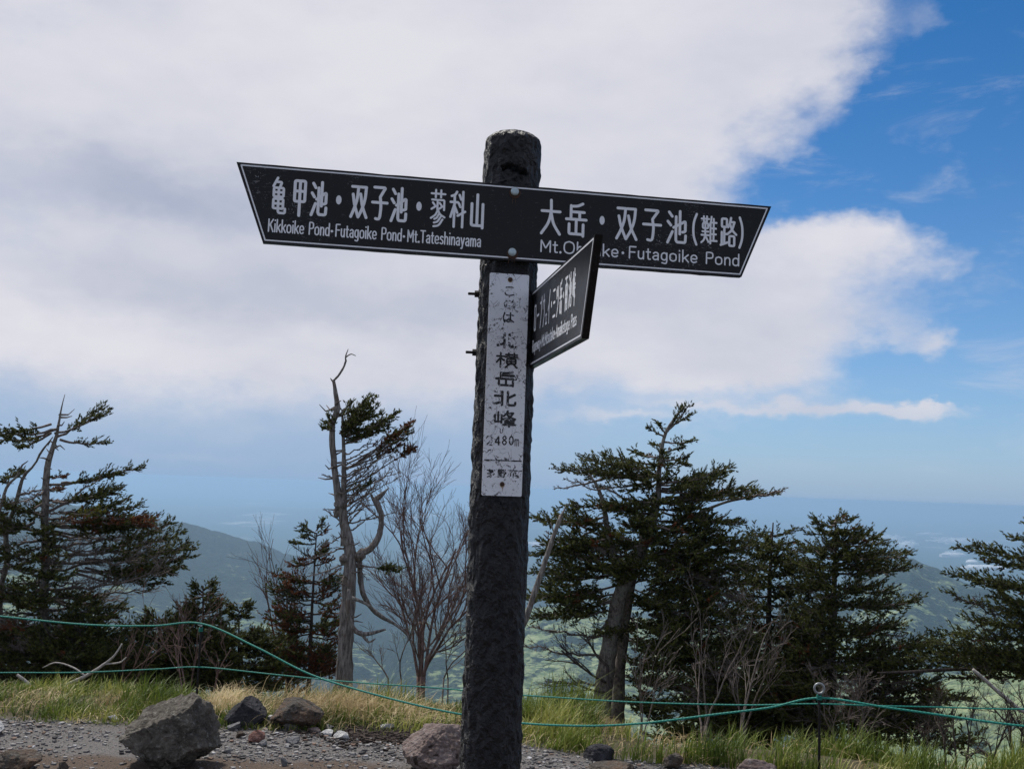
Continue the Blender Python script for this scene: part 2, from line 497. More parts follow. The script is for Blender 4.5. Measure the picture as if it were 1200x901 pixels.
# far buildings on the plain
wm, n = material('pale_wall')
n.bsdf(n.mix(n.noise(n.coord(), 0.01), (0.7, 0.7, 0.7), (0.85, 0.85, 0.83)), 0.6)
a3 = Acc()
for cx, cy, rx, ry, cnt in ((1020, 634, 16, 4, 60), (1045, 631, 12, 3, 40), (1062, 638, 14, 3, 40), (1115, 634, 22, 3, 90), (1117, 651, 9, 2, 40), (1155, 667, 22, 2, 80), (1085, 626, 12, 1.5, 30), (640, 640, 20, 3, 40)):
    for k in range(cnt):
        px = cx+random.gauss(0, rx*0.5); py = cy+random.gauss(0, ry*0.5)
        d = ray(px, py)
        if d.z >= -1e-6: continue
        t = (-450-EYE)/d.z
        p = Vector((0, 0, EYE))+d*t
        zz = float(height(p.x, p.y))
        h = random.uniform(8, 22)
        box(a3, (p.x, p.y, zz+h/2), (random.uniform(14, 45), random.uniform(14, 45), h/2+3))
tag(a3.build('distant_town', wm), 'pale specks of towns spread over the blue valley plain', None, None, 'stuff')
a4 = Acc()
d = ray(1139, 659); p = Vector((0, 0, EYE))+d*((-446-EYE)/d.z)
zz = float(height(p.x, p.y))
sc = math.hypot(p.x, p.y)/1200
lathe(a4, [(6.2*sc, -10), (6.2*sc, 1.3*sc), (5.4*sc, 2.3*sc), (3.6*sc, 3.3*sc), (1.4*sc, 3.8*sc), (0.1, 3.9*sc)], (p.x, p.y, zz), (0, 0, 1), 28)
tag(a4.build('domed_hall', wm, origin=(p.x, p.y, zz)), 'bright white domed building far off in the blue valley, beside the right hill', 'building')

# ------------------------------------------------------------------ signpost materials
wood, n = material('charred_wood')
co = n.coord('Object')
gr = n.noise(n.scale(co, (1, 1, 0.45)), 70, 6, 0.75, 0.8)
va = n.n('ShaderNodeVectorMath', operation='ADD'); n.put(va.inputs[0], n.scale(co, (1, 1, 0.55))); n.put(va.inputs[1], n.scale(n.noise(co, 22, 3, 0.6, out='Color'), (0.05, 0.05, 0.05)))
vo = n.voro(va.outputs[0], 42, 'F1')
lichen = n.step(n.noise(co, 75, 6, 0.8), 0.60, 0.72)
c0 = n.mix(gr, (0.005, 0.005, 0.007), (0.020, 0.020, 0.025))
c0 = n.mix(n.m('MULTIPLY', lichen, 0.55), c0, (0.12, 0.12, 0.13))
flk = n.step(n.noise(n.scale(va.outputs[0], (1, 1, 1)), 34, 4, 0.7, 1.0), 0.57, 0.64)
c0 = n.mix(n.m('MULTIPLY', flk, 0.5), c0, (0.075, 0.075, 0.085))
n.bsdf(c0, n.m('MULTIPLY_ADD', gr, 0.3, 0.42), bump=n.m('ADD', n.m('MULTIPLY', gr, 0.8), n.m('MULTIPLY', vo, 1.5)), bstr=1.0, bdist=0.035, spec=0.55)

board, n = material('black_board')
co = n.coord('Object')
dust = n.noise(co, 14, 6, 0.7)
area = n.step(n.noise(co, 4.5, 2, 0.5), 0.50, 0.62)
scr = n.m('MULTIPLY', n.step(n.noise(co, 95, 4, 0.8, 0.6), 0.635, 0.66), n.m('MULTIPLY_ADD', area, 0.85, 0.15))
fl = n.m('MULTIPLY', n.step(n.noise(n.scale(co, (3.5, 3.5, 26)), 7, 4, 0.75, 2.5), 0.625, 0.64), area)
c1 = n.mix(dust, (0.0045, 0.0045, 0.0055), (0.0105, 0.010, 0.011))
c1 = n.mix(n.m('MAXIMUM', scr, n.m('MULTIPLY', fl, 0.8)), c1, (0.30, 0.30, 0.31))
n.bsdf(c1, n.m('MULTIPLY_ADD', dust, 0.28, 0.20), bump=dust, bstr=0.08, bdist=0.003, spec=0.22)

edge_m, n = material('board_edge')
n.bsdf(n.mix(n.noise(n.coord(), 60), (0.006, 0.006, 0.006), (0.02, 0.019, 0.018)), 0.6)

whitep, n = material('white_paint')
co = n.coord('Object')
wr = n.step(n.noise(co, 130, 4, 0.75, 0.4), 0.665, 0.70)
wr2 = n.step(n.noise(co, 22, 4, 0.6), 0.48, 0.62)
base = n.mix(n.noise(co, 30, 4), (0.68, 0.69, 0.72), (0.84, 0.85, 0.88))
n.bsdf(n.mix(n.m('MULTIPLY', wr, n.m('MULTIPLY_ADD', wr2, 0.8, 0.2)), base, (0.02, 0.02, 0.02)), 0.55)

platem, n = material('scuffed_white_plate')
co = n.coord('Object')
cs = n.scale(co, (1, 1, 1))
base = n.mix(n.noise(co, 12, 5, 0.6), (0.62, 0.63, 0.67), (0.80, 0.81, 0.84))
ck = n.step(n.noise(cs, 62, 5, 0.78, 1.2), 0.565, 0.58)
zone = n.step(n.noise(co, 11, 3, 0.6), 0.42, 0.52)
cr2 = n.m('MULTIPLY', n.step(n.voro(n.scale(co, (1, 1, .6)), 34, 'DISTANCE_TO_EDGE'), 0.012, 0.004), n.step(n.noise(co, 16, 4, .6), 0.52, 0.58))
ck = n.m('MAXIMUM', n.m('MULTIPLY', ck, zone), cr2)
n.bsdf(n.mix(ck, base, (0.03, 0.03, 0.03)), 0.42, bump=ck, bstr=0.3, bdist=-0.001)

inkm, n = material('chipped_black_ink')
co = n.coord('Object')
chip = n.step(n.noise(co, 85, 4, 0.75, 0.8), 0.59, 0.62)
n.bsdf(n.mix(chip, (0.008, 0.008, 0.009), (0.68, 0.69, 0.73)), 0.5)
inkm2, n = material('mostly_worn_ink')
co = n.coord('Object')
chip = n.step(n.noise(co, 85, 4, 0.75, 0.8), 0.50, 0.53)
n.bsdf(n.mix(chip, (0.01, 0.01, 0.012), (0.68, 0.69, 0.73)), 0.5)

boltm, n = material('galvanised_bolt')
co = n.coord('Object')
n.bsdf(n.mix(n.noise(co, 120, 4), (0.25, 0.33, 0.35), (0.55, 0.64, 0.66)), 0.42, metal=0.35, bump=n.noise(co, 200), bstr=0.3, bdist=0.001)
rustm, n = material('rusty_iron')
co = n.coord('Object')
n.bsdf(n.mix(n.noise(co, 90, 5), (0.018, 0.010, 0.007), (0.085, 0.036, 0.018)), 0.85, bump=n.noise(co, 200), bstr=0.5, bdist=0.001)
stainm, n = material('rust_stain')
n.bsdf(n.mix(n.noise(n.coord(), 150, 5), (0.20, 0.12, 0.05), (0.42, 0.33, 0.22)), 0.8)
ironm, n = material('dark_iron')
co = n.coord('Object')
n.bsdf(n.mix(n.noise(co, 80, 5), (0.006, 0.006, 0.007), (0.025, 0.022, 0.020)), 0.75, bump=n.noise(co, 160), bstr=0.4, bdist=0.001, spec=0.2)

# ------------------------------------------------------------------ glyphs drawn as round-ended strokes
GL = {
'亀': '40,3 14,26|32,14 68,14 57,28|18,30 82,30 82,54 18,54 18,30|18,42 82,42|18,60 82,60 82,86 18,86 18,60|18,73 82,73|50,30 50,92 56,98 96,98 96,86',
'甲': '12,6 88,6 88,62 12,62 12,6|12,34 88,34|50,6 50,100',
'池': '10,8 26,20|4,35 20,46|4,96 28,64|34,52 94,32 94,62 80,64|66,4 66,70|46,20 46,88 52,94 94,94 96,74',
'双': '6,10 44,10|~44,10 38,44 22,72 3,96|~12,32 24,62 46,94|52,10 92,10|~92,10 86,44 70,72 48,96|~58,30 72,64 98,96',
'子': '14,8 84,8 52,34|~52,34 58,60 54,88 46,96 28,95|4,50 97,50',
'蓼': '3,12 97,12|32,2 32,22|68,2 68,22|8,29 46,29 46,56|14,37 26,43|6,55 36,46|54,29 92,29 92,56|60,37 72,43|52,55 82,46|~50,56 34,70 4,80|~50,56 66,68 97,76|~60,66 44,78 28,82|~72,74 50,88 26,92|~84,82 58,98 24,102',
'科': '~42,4 30,12 8,16|2,32 50,32|28,12 28,98|28,38 4,72|28,42 48,60|60,12 72,24|56,34 68,44|52,68 100,56|84,3 84,98',
'山': '50,3 50,90|10,30 10,92 90,92|90,30 90,98',
'大': '5,34 95,34|~50,3 50,34 38,66 5,97|~50,36 64,68 95,97',
'岳': '~80,3 56,10 24,12|24,10 24,48|24,28 88,28|66,28 66,48|2,50 98,50|50,56 50,92|16,64 16,93 84,93|84,64 84,98',
'難': '2,12 50,12|16,3 16,22|36,3 36,22|10,28 44,28 44,46 10,46 10,28|26,22 26,72|8,58 46,58|2,71 50,71|~26,72 18,88 2,98|30,76 48,95|~66,3 62,20 52,36|60,24 60,100|60,24 98,24|80,10 80,90|60,45 95,45|60,66 95,66|60,90 100,90',
'路': '8,6 40,6 40,34 8,34 8,6|24,34 24,86|24,58 42,58|8,52 8,92|2,96 46,86|~66,2 60,18 48,34|60,16 88,16|~88,16 72,42 44,58|~60,24 76,44 100,58|56,64 88,64 88,97 56,97 56,64',
'(': '~80,0 40,24 28,50 40,76 80,100', ')': '~20,0 60,24 72,50 60,76 20,100',
'ロ': '14,14 86,14 86,90 14,90 14,14', 'ー': '6,50 94,50',
'プ': '8,18 76,18|~76,18 68,58 28,94|~92,2 100,8 92,16 84,8 92,2',
'ウ': '50,2 50,18|12,42 12,20 88,20|~88,20 78,62 34,97', 'ェ': '20,50 80,50|50,50 50,92|10,92 90,92',
'イ': '~84,4 56,36 8,58|56,36 56,99', '三': '12,14 88,14|20,50 80,50|4,90 96,90',
'ツ': '10,20 22,44|40,14 52,38|~90,14 76,62 28,96',
'雨': '4,8 96,8|12,98 12,28 88,28 88,94 78,96|50,8 50,96|26,46 38,54|26,68 38,76|62,46 74,54|62,68 74,76',
'峠': '22,10 22,66|6,28 6,68 38,68|38,28 38,74|70,3 70,42|70,20 94,20|46,44 100,44|72,52 72,100|76,64 94,78|50,54 96,54',
'こ': '~24,18 60,14 86,18 72,32|~16,62 22,84 56,92 92,84',
'は': '~18,6 8,50 18,96 24,78|36,28 96,28|~70,6 70,50 70,78 50,94 36,80 52,68 76,76 98,92',
'北': '2,32 36,32|36,4 36,97|2,86 36,70|62,4 62,84 68,92 96,92 98,74|94,22 62,46',
'横': '2,26 38,26|20,3 20,98|20,34 2,66|22,38 38,54|44,14 98,14|58,4 58,28|84,4 84,28|42,29 100,29|50,42 92,42 92,74 50,74 50,42|50,58 92,58|71,29 71,74|58,80 44,98|84,80 98,98',
'峰': '20,10 20,66|5,28 5,70 36,70|36,28 36,76|~64,2 58,18 46,34|60,14 90,14|~90,14 72,42 42,54|~58,22 78,42 100,52|50,60 96,60|52,74 94,74|44,88 100,88|72,52 72,100',
'茅': '3,12 97,12|32,2 32,22|68,2 68,22|20,28 78,28 52,42|36,36 60,47|6,54 92,54 76,68|52,54 52,92 40,98|~50,60 34,80 6,94',
'野': '6,6 46,6 46,48 6,48 6,6|6,27 46,27|26,6 26,90|6,67 46,67|2,93 50,88|56,8 90,8 74,26|62,20 84,34|52,42 98,42 88,56|76,42 76,92 64,97',
'市': '50,2 50,18|4,18 96,18|18,84 18,40 82,40 82,80 72,83|50,18 50,100',
'2': '~6,24 24,2 60,2 84,22 74,48 8,98|8,98 90,98', '4': '70,98 70,2 6,72 94,72',
'8': '~48,46 14,26 48,2 82,26 48,46 8,72 48,98 88,72 48,46', '0': '~48,2 10,26 8,74 48,98 88,74 86,26 48,2', 
}
LAT = {  # width, strokes; cap height 0..100, x-height from 35
'K': (58, '6,0 6,100|54,0 8,58|24,42 56,100'), 'i': (14, '7,36 7,100|7,6 7,9'), 'k': (46, '5,0 5,100|42,38 7,76|18,64 44,100'),
'o': (52, '~26,36 8,46 5,68 8,90 26,100 44,90 47,68 44,46 26,36'), 'e': (50, '~6,68 44,68 40,44 25,36 9,46 5,68 9,91 26,100 43,91'),
'P': (54, '6,100 6,2 30,2|~30,2 46,8 50,27 46,46 30,52|30,52 6,52'), 'n': (46, '6,37 6,100|~6,58 16,39 32,38 40,54 40,100'),
'd': (50, '~44,68 40,44 24,36 9,46 5,68 9,91 24,100 40,92 44,68|45,0 45,100'), 'F': (50, '6,100 6,2 48,2|6,48 42,48'),
'u': (46, '~6,37 6,80 14,98 30,98 40,80|40,37 40,100'), 't': (32, '14,12 14,84|~14,84 18,98 30,99|2,38 29,38'),
'a': (46, '~8,46 22,36 38,44 40,60|40,58 40,100|~40,64 14,68 5,82 16,99 34,94 40,84'),
'g': (48, '~42,66 38,44 24,36 9,46 5,66 9,88 24,97 38,88 42,66|~42,37 42,106 34,126 10,122'),
'M': (72, '6,100 6,2 36,70 66,2 66,100'), '.': (16, '8,95 8,98'), 'T': (56, '2,2 54,2|28,2 28,100'),
's': (40, '~36,44 22,36 8,44 10,60 32,72 35,90 20,100 4,92'), 'h': (46, '6,0 6,100|~6,58 16,39 32,38 40,54 40,100'),
'y': (44, '4,37 22,98|~40,37 22,98 16,124 4,124'), 'm': (70, '6,37 6,100|~6,56 14,39 28,38 35,54 35,100|~35,56 44,39 57,38 64,54 64,100'),
'O': (76, '~38,0 12,14 5,50 12,86 38,100 64,86 71,50 64,14 38,0'), 'R': (56, '6,100 6,2 30,2|~30,2 46,8 50,27 46,46 30,52|30,52 6,52|28,52 53,100'),
'w': (62, '3,37 17,100 31,42 45,100 59,37'), 'p': (50, '6,37 6,130|~6,68 10,44 26,36 41,46 45,68 41,91 26,100 10,92 6,68'),
'A': (62, '2,100 31,0 60,100|12,66 50,66'), ' ': (34, ''), '・': (46, None),
}
def parse(st):
    out = []
    for s_ in st.split('|'):
        if not s_: continue
        sm = s_[0] == '~'
        pts = np.array([[float(q) for q in p_.split(',')] for p_ in s_.lstrip('~').split()])
        out.append((sm, pts))
    return out
def stroke2d(pts, w, sm):
    """outline strip (left, right) of a polyline with rounded corners and ends"""
    closed = np.allclose(pts[0], pts[-1]) and len(pts) > 3
    if sm and len(pts) > 2:
        pts = resample(pts, 18 if not closed else 28)
    elif len(pts) > 2:                                # round the corners a little
        q = [] if closed else [pts[0]]
        rng_ = range(1, len(pts)-1)
        body = list(rng_)
        if closed: body = list(range(0, len(pts)-1))
        m_ = len(pts)-1
        for i in body:
            a = pts[(i-1) % m_] if closed else pts[i-1]
            b = pts[i]; c = pts[(i+1) % m_] if closed else pts[i+1]
            la = np.linalg.norm(a-b); lc = np.linalg.norm(c-b)
            rad = min(0.55*w, la*0.4, lc*0.4)
            p0 = b+(a-b)/la*rad; p2 = b+(c-b)/lc*rad
            for t in (0, 0.25, 0.5, 0.75, 1):
                q.append((1-t)**2*p0+2*t*(1-t)*b+t*t*p2)
        if closed: q.append(q[0])
        else: q.append(pts[-1])
        pts = np.array(q)
    n_ = len(pts)
    if closed:
        T = np.roll(pts[:-1], -1, 0)-np.roll(pts[:-1], 1, 0)
        T = nrm(T); T = np.vstack([T, T[:1]])
    else:
        T = nrm(np.gradient(pts, axis=0))
    N = np.stack([-T[:, 1], T[:, 0]], 1)
    L = pts+N*w/2; R = pts-N*w/2
    if closed: return L, R, None
    caps = []
    for c, t, nn in ((pts[0], -T[0], N[0]), (pts[-1], T[-1], N[-1])):
        caps.append(np.array([c+(nn*math.cos(a)+t*math.sin(a))*w/2 for a in np.linspace(0, PI, 7)]))
    return L, R, caps
ZL = [0]
def put_stroke(acc, pts, w, sm, Mx, lift):
    """pts in sign coordinates (u, z) metres; Mx maps (u, z, h) to the world"""
    L, R, caps = stroke2d(pts, w, sm)
    ZL[0] = (ZL[0]+1) % 24
    h = lift+ZL[0]*2.5e-5
    n_ = len(L)
    V = [Mx(a[0], a[1], h) for a in L]+[Mx(a[0], a[1], h) for a in R]
    Q = np.array([[i, i+1, n_+i+1, n_+i] for i in range(n_-1)])
    acc.add(V, Q)
    if caps:
        for c in caps:
            acc.add([Mx(a[0], a[1], h) for a in c], np.arange(len(c))[None])
def put_glyph(acc, ch, u0, u1, zt, zb, w, Mx, lift, shear=0.0):
    """one glyph in the box u0..u1, zt (top)..zb"""
    for sm, pts in parse(GL[ch]):
        iw = w*0.5
        q = np.stack([u0+iw+(u1-u0-w)*pts[:, 0]/100, (zt-iw)+(zb-zt+w)*pts[:, 1]/100], 1)
        put_stroke(acc, q, w, sm, Mx, lift)
def put_dot(acc, u, z, r1, r2, Mx, lift):
    ZL[0] = (ZL[0]+1) % 24
    acc.add([Mx(u+r1*math.cos(a), z+r2*math.sin(a), lift+ZL[0]*2.5e-5) for a in np.arange(16)*2*PI/16], np.arange(16)[None])
def child(acc, name, mat, parent, smooth=False, org=None):
    """parts keep world coordinates in their mesh, moved to sit under their thing"""
    o = acc.build(name, mat, None, smooth)
    o.parent = parent
    off = Vector((0, 0, 0)); q = parent
    while q: off += q.location; q = q.parent
    me = o.data
    me.transform(Matrix.Translation(-off))
    return o
def char(acc, par, name='character', m_=None):
    o = child(acc, name, m_ or whitep, par)
    o['kind'] = 'stuff'
    return o
def put_latin(par, text, u0, u1, zt, zb, w, Mx, lift, m_=None):
    gap = 11
    tot = sum(LAT[c][0] for c in text)+gap*(len(text)-1)
    k = (u1-u0-w)/tot; kz = (zt-zb-w)/100
    x = 0
    acc = Acc()
    for c in text+' ':
        wd, st = LAT[c]
        if c in ' ・' and acc.v:
            char(acc, par, 'word', m_); acc = Acc()
        if c == '・':
            put_dot(acc, u0+(x+wd/2)*k, zt-(zt-zb)*0.60, w*0.95, w*0.95, Mx, lift); char(acc, par, 'dot', m_); acc = Acc()
        else:
            for sm, pts in parse(st):
                q = np.stack([u0+w/2+(x+pts[:, 0])*k, zt-w/2-pts[:, 1]*kz], 1)
                put_stroke(acc, q, w*(1.5 if c == '.' else 1), sm, Mx, lift)
        x += wd+gap

# ------------------------------------------------------------------ the signpost
YAW = 0.159481
PX, PY, PR = -0.0254, 3.30, 0.0925
post_root = empty('signpost', (PX, PY, 0), 'black carved timber trail signpost with three pointed name boards, front centre', 'signpost')
sv = Vector((math.cos(YAW), math.sin(YAW), 0)); nv = Vector((math.sin(YAW), -math.cos(YAW), 0))
SO = Vector((-0.00805, 3.2, 0))
def on_sign(px, py, off=0.0):                   # where this picture point falls on the face of the boards
    d = ray(px, py); o = Vector((0, 0, EYE)); c = SO+nv*off
    t = (c-o).dot(nv)/d.dot(nv)
    p = o+d*t-c
    return p.dot(sv), p.z
TOPZ = 2.672
def Ms(off):
    def f(u, z, h): return tuple(SO+nv*(off+h)+sv*u+Vector((0, 0, z)))
    return f
# post: hewn pole, lumpy with tool marks, cut flat where boards and plate are fixed
cut_face = (SO-nv*0.022-Vector((PX, PY, 0))).dot(nv)      # distance of the flat cut from the axis
rec_top = on_sign(600, 197, -0.022)[1]; rec_bot = on_sign(588, 590, -0.022)[1]
a = Acc()
NR, NC = 440, 140
V = []
zs = np.concatenate([np.linspace(-0.3, TOPZ-0.06, NR-26), TOPZ-0.06+0.06*np.sin(np.linspace(0, PI/2, 27)[1:])])
for i, z in enumerate(zs):
    dome = 1.0
    if z > TOPZ-0.06:
        q = (z-(TOPZ-0.06))/0.06
        dome = (max(0.0, 1-q**3.0))**0.5
    for k in range(NC):
        t = 2*PI*k/NC
        p3 = Vector((math.cos(t)*PR, math.sin(t)*PR, z))
        vq = Vector((p3.x*40, p3.y*40, z*22+0.6*math.sin(t*3)))
        dist, _ = noise.voronoi(vq, distance_metric='DISTANCE')
        fac = min(dist[0], 1.0)
        fb = noise.fractal(Vector((p3.x*26, p3.y*26, z*9)), 1.0, 2.0, 4)
        lo = noise.noise(Vector((p3.x*5, p3.y*5, z*1.6)))
        ridge = abs(noise.noise(Vector((p3.x*44+9, p3.y*44, z*20))))
        r = PR*(1+0.02*lo) - 0.0080*fac + 0.0045*fb - 0.005*ridge + 0.0058
        r *= max(dome, 0.02)
        x, y = math.cos(t)*r, math.sin(t)*r
        v = x*nv.x+y*nv.y
        rag = 0.006*noise.noise(Vector((x*60, y*40, 3.1)))+0.010*noise.noise(Vector((x*24, 0, 7)))
        rt = rec_top+rag+0.010-6.0*(x+0.005)**2; rb = rec_bot+rag*1.2
        if rb < z < rt and v > cut_face:
            flat = cut_face+0.0006*noise.noise(Vector((x*60, y*60, z*10)))
            if z > rt-0.013 and abs(x) < 0.05: flat -= 0.026
            x -= (v-flat)*nv.x; y -= (v-flat)*nv.y
        V.append((PX+x, PY+y, z))
Q = []
base = np.arange(len(zs)*NC).reshape(len(zs), NC)
Q = np.stack([base[:-1], np.roll(base, -1, 1)[:-1], np.roll(base, -1, 1)[1:], base[1:]], -1).reshape(-1, 4)
a.add(V, [Q, base[-1][None]])
child(a, 'post', wood, post_root, True)

# horizontal double arrow board
XL, XR, ZT, ZB = 0.872756, 0.862808, 2.463864, 2.218318
IL, IR = 0.0935, 0.1013
def slab(poly, off0, off1, M):
    a_ = Acc(); n_ = len(poly)
    V_ = [M(u, z, off1) for u, z in poly]+[M(u, z, off0) for u, z in poly]
    a_.add(V_, [np.arange(n_)[None, ::-1], (np.arange(n_)+n_)[None],
               np.array([[i, (i+1) % n_, n_+(i+1) % n_, n_+i] for i in range(n_)])])
    return a_
poly = [(-XL, ZT), (XR, ZT), (XR-IR, ZB), (-XL+IL, ZB)]
# slightly worn, wavy long edges
pw = []
for i in range(4):
    p0 = np.array(poly[i]); p1 = np.array(poly[(i+1) % 4]); m_ = 46 if i in (0, 2) else 6
    for k in range(m_):
        q = p0+(p1-p0)*k/m_
        if k: q = q+np.array([0, 1 if i in (0, 2) else 0])*0.0012*(random.random()-0.5)*(2.2 if random.random() < .08 else 1)
        pw.append(tuple(q))
sb = child(slab(pw, -0.020, 0.0, Ms(0)), 'sign_board', board, post_root)
sb['label'] = 'long double-ended board across the top of the post'
bd = Acc()
lw = 0.0042; ins = 0.0085
bp = []
cx_, cz_ = 0, (ZT+ZB)/2
inner = [(-XL+ins*1.75, ZT-ins), (XR-ins*1.75, ZT-ins), (XR-IR-ins*0.75, ZB+ins), (-XL+IL+ins*0.75, ZB+ins)]
for i in range(4):
    put_stroke(bd, np.array([inner[i], inner[(i+1) % 4]]), lw, False, Ms(0), 0.0004)
child(bd, 'border_line', whitep, sb)
M0 = Ms(0)
KW = 0.0091
left = [('亀', 316, 337, 206, 252), ('甲', 341.5, 361, 208, 254.5), ('池', 363, 385, 210.5, 256), ('双', 409.5, 432, 213.5, 258), ('子', 434, 456, 215, 260.5),
        ('池', 456.5, 478.5, 217.5, 263), ('蓼', 503.5, 523, 221, 266), ('科', 526, 546.5, 222, 268.5), ('山', 549.5, 569, 225.5, 269.5),
        ('大', 632, 659, 232, 277), ('岳', 661.5, 689, 236, 279), ('双', 720.5, 748, 239, 283.5), ('子', 751.5, 776.5, 242, 285), ('池', 780, 806, 244.5, 288),
        ('(', 809, 819, 249.5, 288), ('難', 820.5, 841, 252, 286.5), ('路', 843, 864, 253.5, 290.5), (')', 864, 873, 254, 292)]
for ch, x0, x1, y0, y1 in left:
    ym = (y0+y1)/2; xm = (x0+x1)/2
    w_ = KW*(0.72 if ch in '蓼難' else 0.86 if ch in '亀科路()' else 1)
    lt = Acc(); put_glyph(lt, ch, on_sign(x0, ym)[0], on_sign(x1, ym)[0], on_sign(xm, y0)[1], on_sign(xm, y1)[1], w_, M0, 0.0004)
    char(lt, sb)
for px, py in ((397, 234.5), (491, 242), (705.5, 258.5)):
    lt = Acc(); u, z = on_sign(px, py); put_dot(lt, u, z, 0.0085, 0.0145, M0, 0.0004); char(lt, sb, 'dot')
for tx, xa, ya0, ya1, xb in (('Kikkoike Pond・Futagoike Pond・Mt.Tateshinayama', 314, 256, 272, 564), ('Mt.Ohdake・Futagoike Pond', 632.5, 280, 295.5, 867)):
    ua, zt_ = on_sign(xa, ya0); zb_ = on_sign(xa, ya1)[1]; ub = on_sign(xb, ya1+18)[0]
    put_latin(sb, tx, ua, ub, zt_, zb_, 0.0042 if xa < 600 else 0.0047, M0, 0.0004)
for px, py in ((603, 225), (600, 296)):
    u, z = on_sign(px, py)
    r_ = Acc(); lathe(r_, [(0.0185, 0.0012), (0.0185, 0.0024), (0.010, 0.003)], M0(u+0.001, z-0.004, 0), nv, 24)
    b_ = Acc(); lathe(b_, [(0.0118, 0.0022), (0.0132, 0.004), (0.0132, 0.0065), (0.0118, 0.0085), (0.008, 0.010), (0.004, 0.0104)], M0(u, z, 0), nv, 22)
    bo = child(b_, 'bolt', boltm, sb, True)
    s_ = Acc()
    for q in range(3):
        xo = random.uniform(-.012, .012); put_stroke(s_, np.array([(u+xo, z-0.012), (u+xo*1.1, z-0.022-random.uniform(.004, .02))]), random.uniform(.0015, .003), False, M0, 0.0003)
    child(s_, 'rust_streak', rustm, sb)['kind'] = 'stuff'
    child(r_, 'washer', rustm, sb)

# narrow vertical plate
POFF = -0.018
tl = on_sign(574, 320, POFF); tr = on_sign(620.5, 322, POFF); bl = on_sign(564.5, 580, POFF); br = on_sign(611, 582, POFF)
Mp = Ms(POFF)
u0p = (tl[0]+bl[0])/2; u1p = (tr[0]+br[0])/2; ztp = (tl[1]+tr[1])/2; zbp = (bl[1]+br[1])/2
cr_ = 0.003
pl = child(slab([(u0p+cr_, ztp), (u1p-cr_, ztp), (u1p, ztp-cr_), (u1p, zbp+cr_), (u1p-cr_, zbp), (u0p+cr_, zbp), (u0p, zbp+cr_), (u0p, ztp-cr_)], -0.0035, 0.0, Mp), 'name_plate', platem, post_root)
pl['label'] = 'narrow scuffed white plate down the front of the post'
ik = Acc()
def gp(ch, x0, y0, x1, y1, w, acc_):
    xm = (x0+x1)/2; ym = (y0+y1)/2
    w *= 1.45
    q_ = Acc()
    put_glyph(q_, ch, on_sign(x0, ym, POFF)[0], on_sign(x1, ym, POFF)[0], on_sign(xm, y0, POFF)[1], on_sign(xm, y1, POFF)[1], w, Mp, 0.0003)
    char(q_, pl, 'character', acc_)
# the font of this plate is wide and heavy
for ch, x0, y0, x1, y1, w_, worn in (('こ', 589, 334, 604, 348, .0030, 1), ('こ', 588.5, 350, 603.5, 363, .0030, 1), ('は', 588, 365, 603, 379, .0034, 0),
        ('北', 581.5, 389, 607, 409, .0058, 1), ('横', 580.5, 412, 607.5, 432, .0042, 0), ('岳', 579.5, 434, 606.5, 454, .0052, 0),
        ('北', 578, 457, 606, 477.5, .0056, 0), ('峰', 577.5, 480, 605, 501, .0046, 0)):
    gp(ch, x0, y0, x1, y1, w_, inkm2 if worn else inkm)
for ch, x0, x1, worn in (('2', 569, 578, 1), ('4', 579, 587, 0), ('8', 587.5, 595, 0), ('0', 596, 602.5, 0)):
    gp(ch, x0, 510, x1, 522, .0030, inkm2 if worn else inkm)
um0, zm0 = on_sign(603, 510, POFF); um1, zm1 = on_sign(608.5, 523, POFF)
put_latin(pl, 'm', um0, um1, zm0+0.001, zm1, 0.0026, Mp, 0.0003, inkm)
for ch, x0, x1, worn in (('茅', 570, 581, 0), ('野', 582.5, 594, 0), ('市', 596, 607, 1)):
    gp(ch, x0, 549, x1, 560, .0027, inkm2 if worn else inkm)
ua, za = on_sign(568, 539, POFF); ub, zb2 = on_sign(611, 540, POFF)
put_stroke(ik, np.array([(ua, (za+zb2)/2), (ub-0.001, (za+zb2)/2)]), 0.0042, False, Mp, 0.0003)
child(ik, 'dividing_line', inkm, pl)
for px, py in ((598, 327.5), (588.5, 567)):
    u, z = on_sign(px, py, POFF)
    st_ = Acc(); put_dot(st_, u, z-0.0015, 0.0082, 0.0088, Mp, 0.0006)
    if py > 500: put_stroke(st_, np.array([(u, z), (u+0.0015, z-0.018)]), 0.0022, False, Mp, 0.0006)
    child(st_, 'rust_stain', stainm, pl)
    s_ = Acc(); lathe(s_, [(0.0068, 0.0014), (0.0066, 0.0028), (0.0045, 0.0042), (0.001, 0.0046)], Mp(u, z, 0), nv, 16)
    child(s_, 'screw', rustm, pl, True)

# third board, reaching from the right side of the post toward the viewer
A0 = P(623, 343, 3.27)
def solveY(px, py, z):
    lo, hi = 1.5, 3.3
    for _ in range(50):
        mid = (lo+hi)/2
        if P(px, py, mid).z > z: hi = mid
        else: lo = mid
    return (lo+hi)/2
A1 = P(697.5, 274.5, solveY(697.5, 274.5, A0.z))
zb3 = P(622, 431, 3.27).z
dirh = Vector((A1.x-A0.x, A1.y-A0.y, 0)); L3 = dirh.length; dirh.normalize()
n3 = Vector((dirh.y, -dirh.x, 0))
if n3.x > 0: n3 = -n3
def M3(u, z, h): return tuple(Vector((A0.x, A0.y, 0))+dirh*u+n3*h+Vector((0, 0, z)))
B1 = P(688.5, 397, solveY(688.5, 397, zb3))
Lb = (Vector((B1.x, B1.y, 0))-Vector((A0.x, A0.y, 0))).dot(dirh)
p3_ = [(-0.05, A0.z), (L3, A0.z), (Lb, zb3), (-0.05, zb3)]
side = child(slab(p3_, -0.020, 0, M3), 'sign_board', board, post_root)
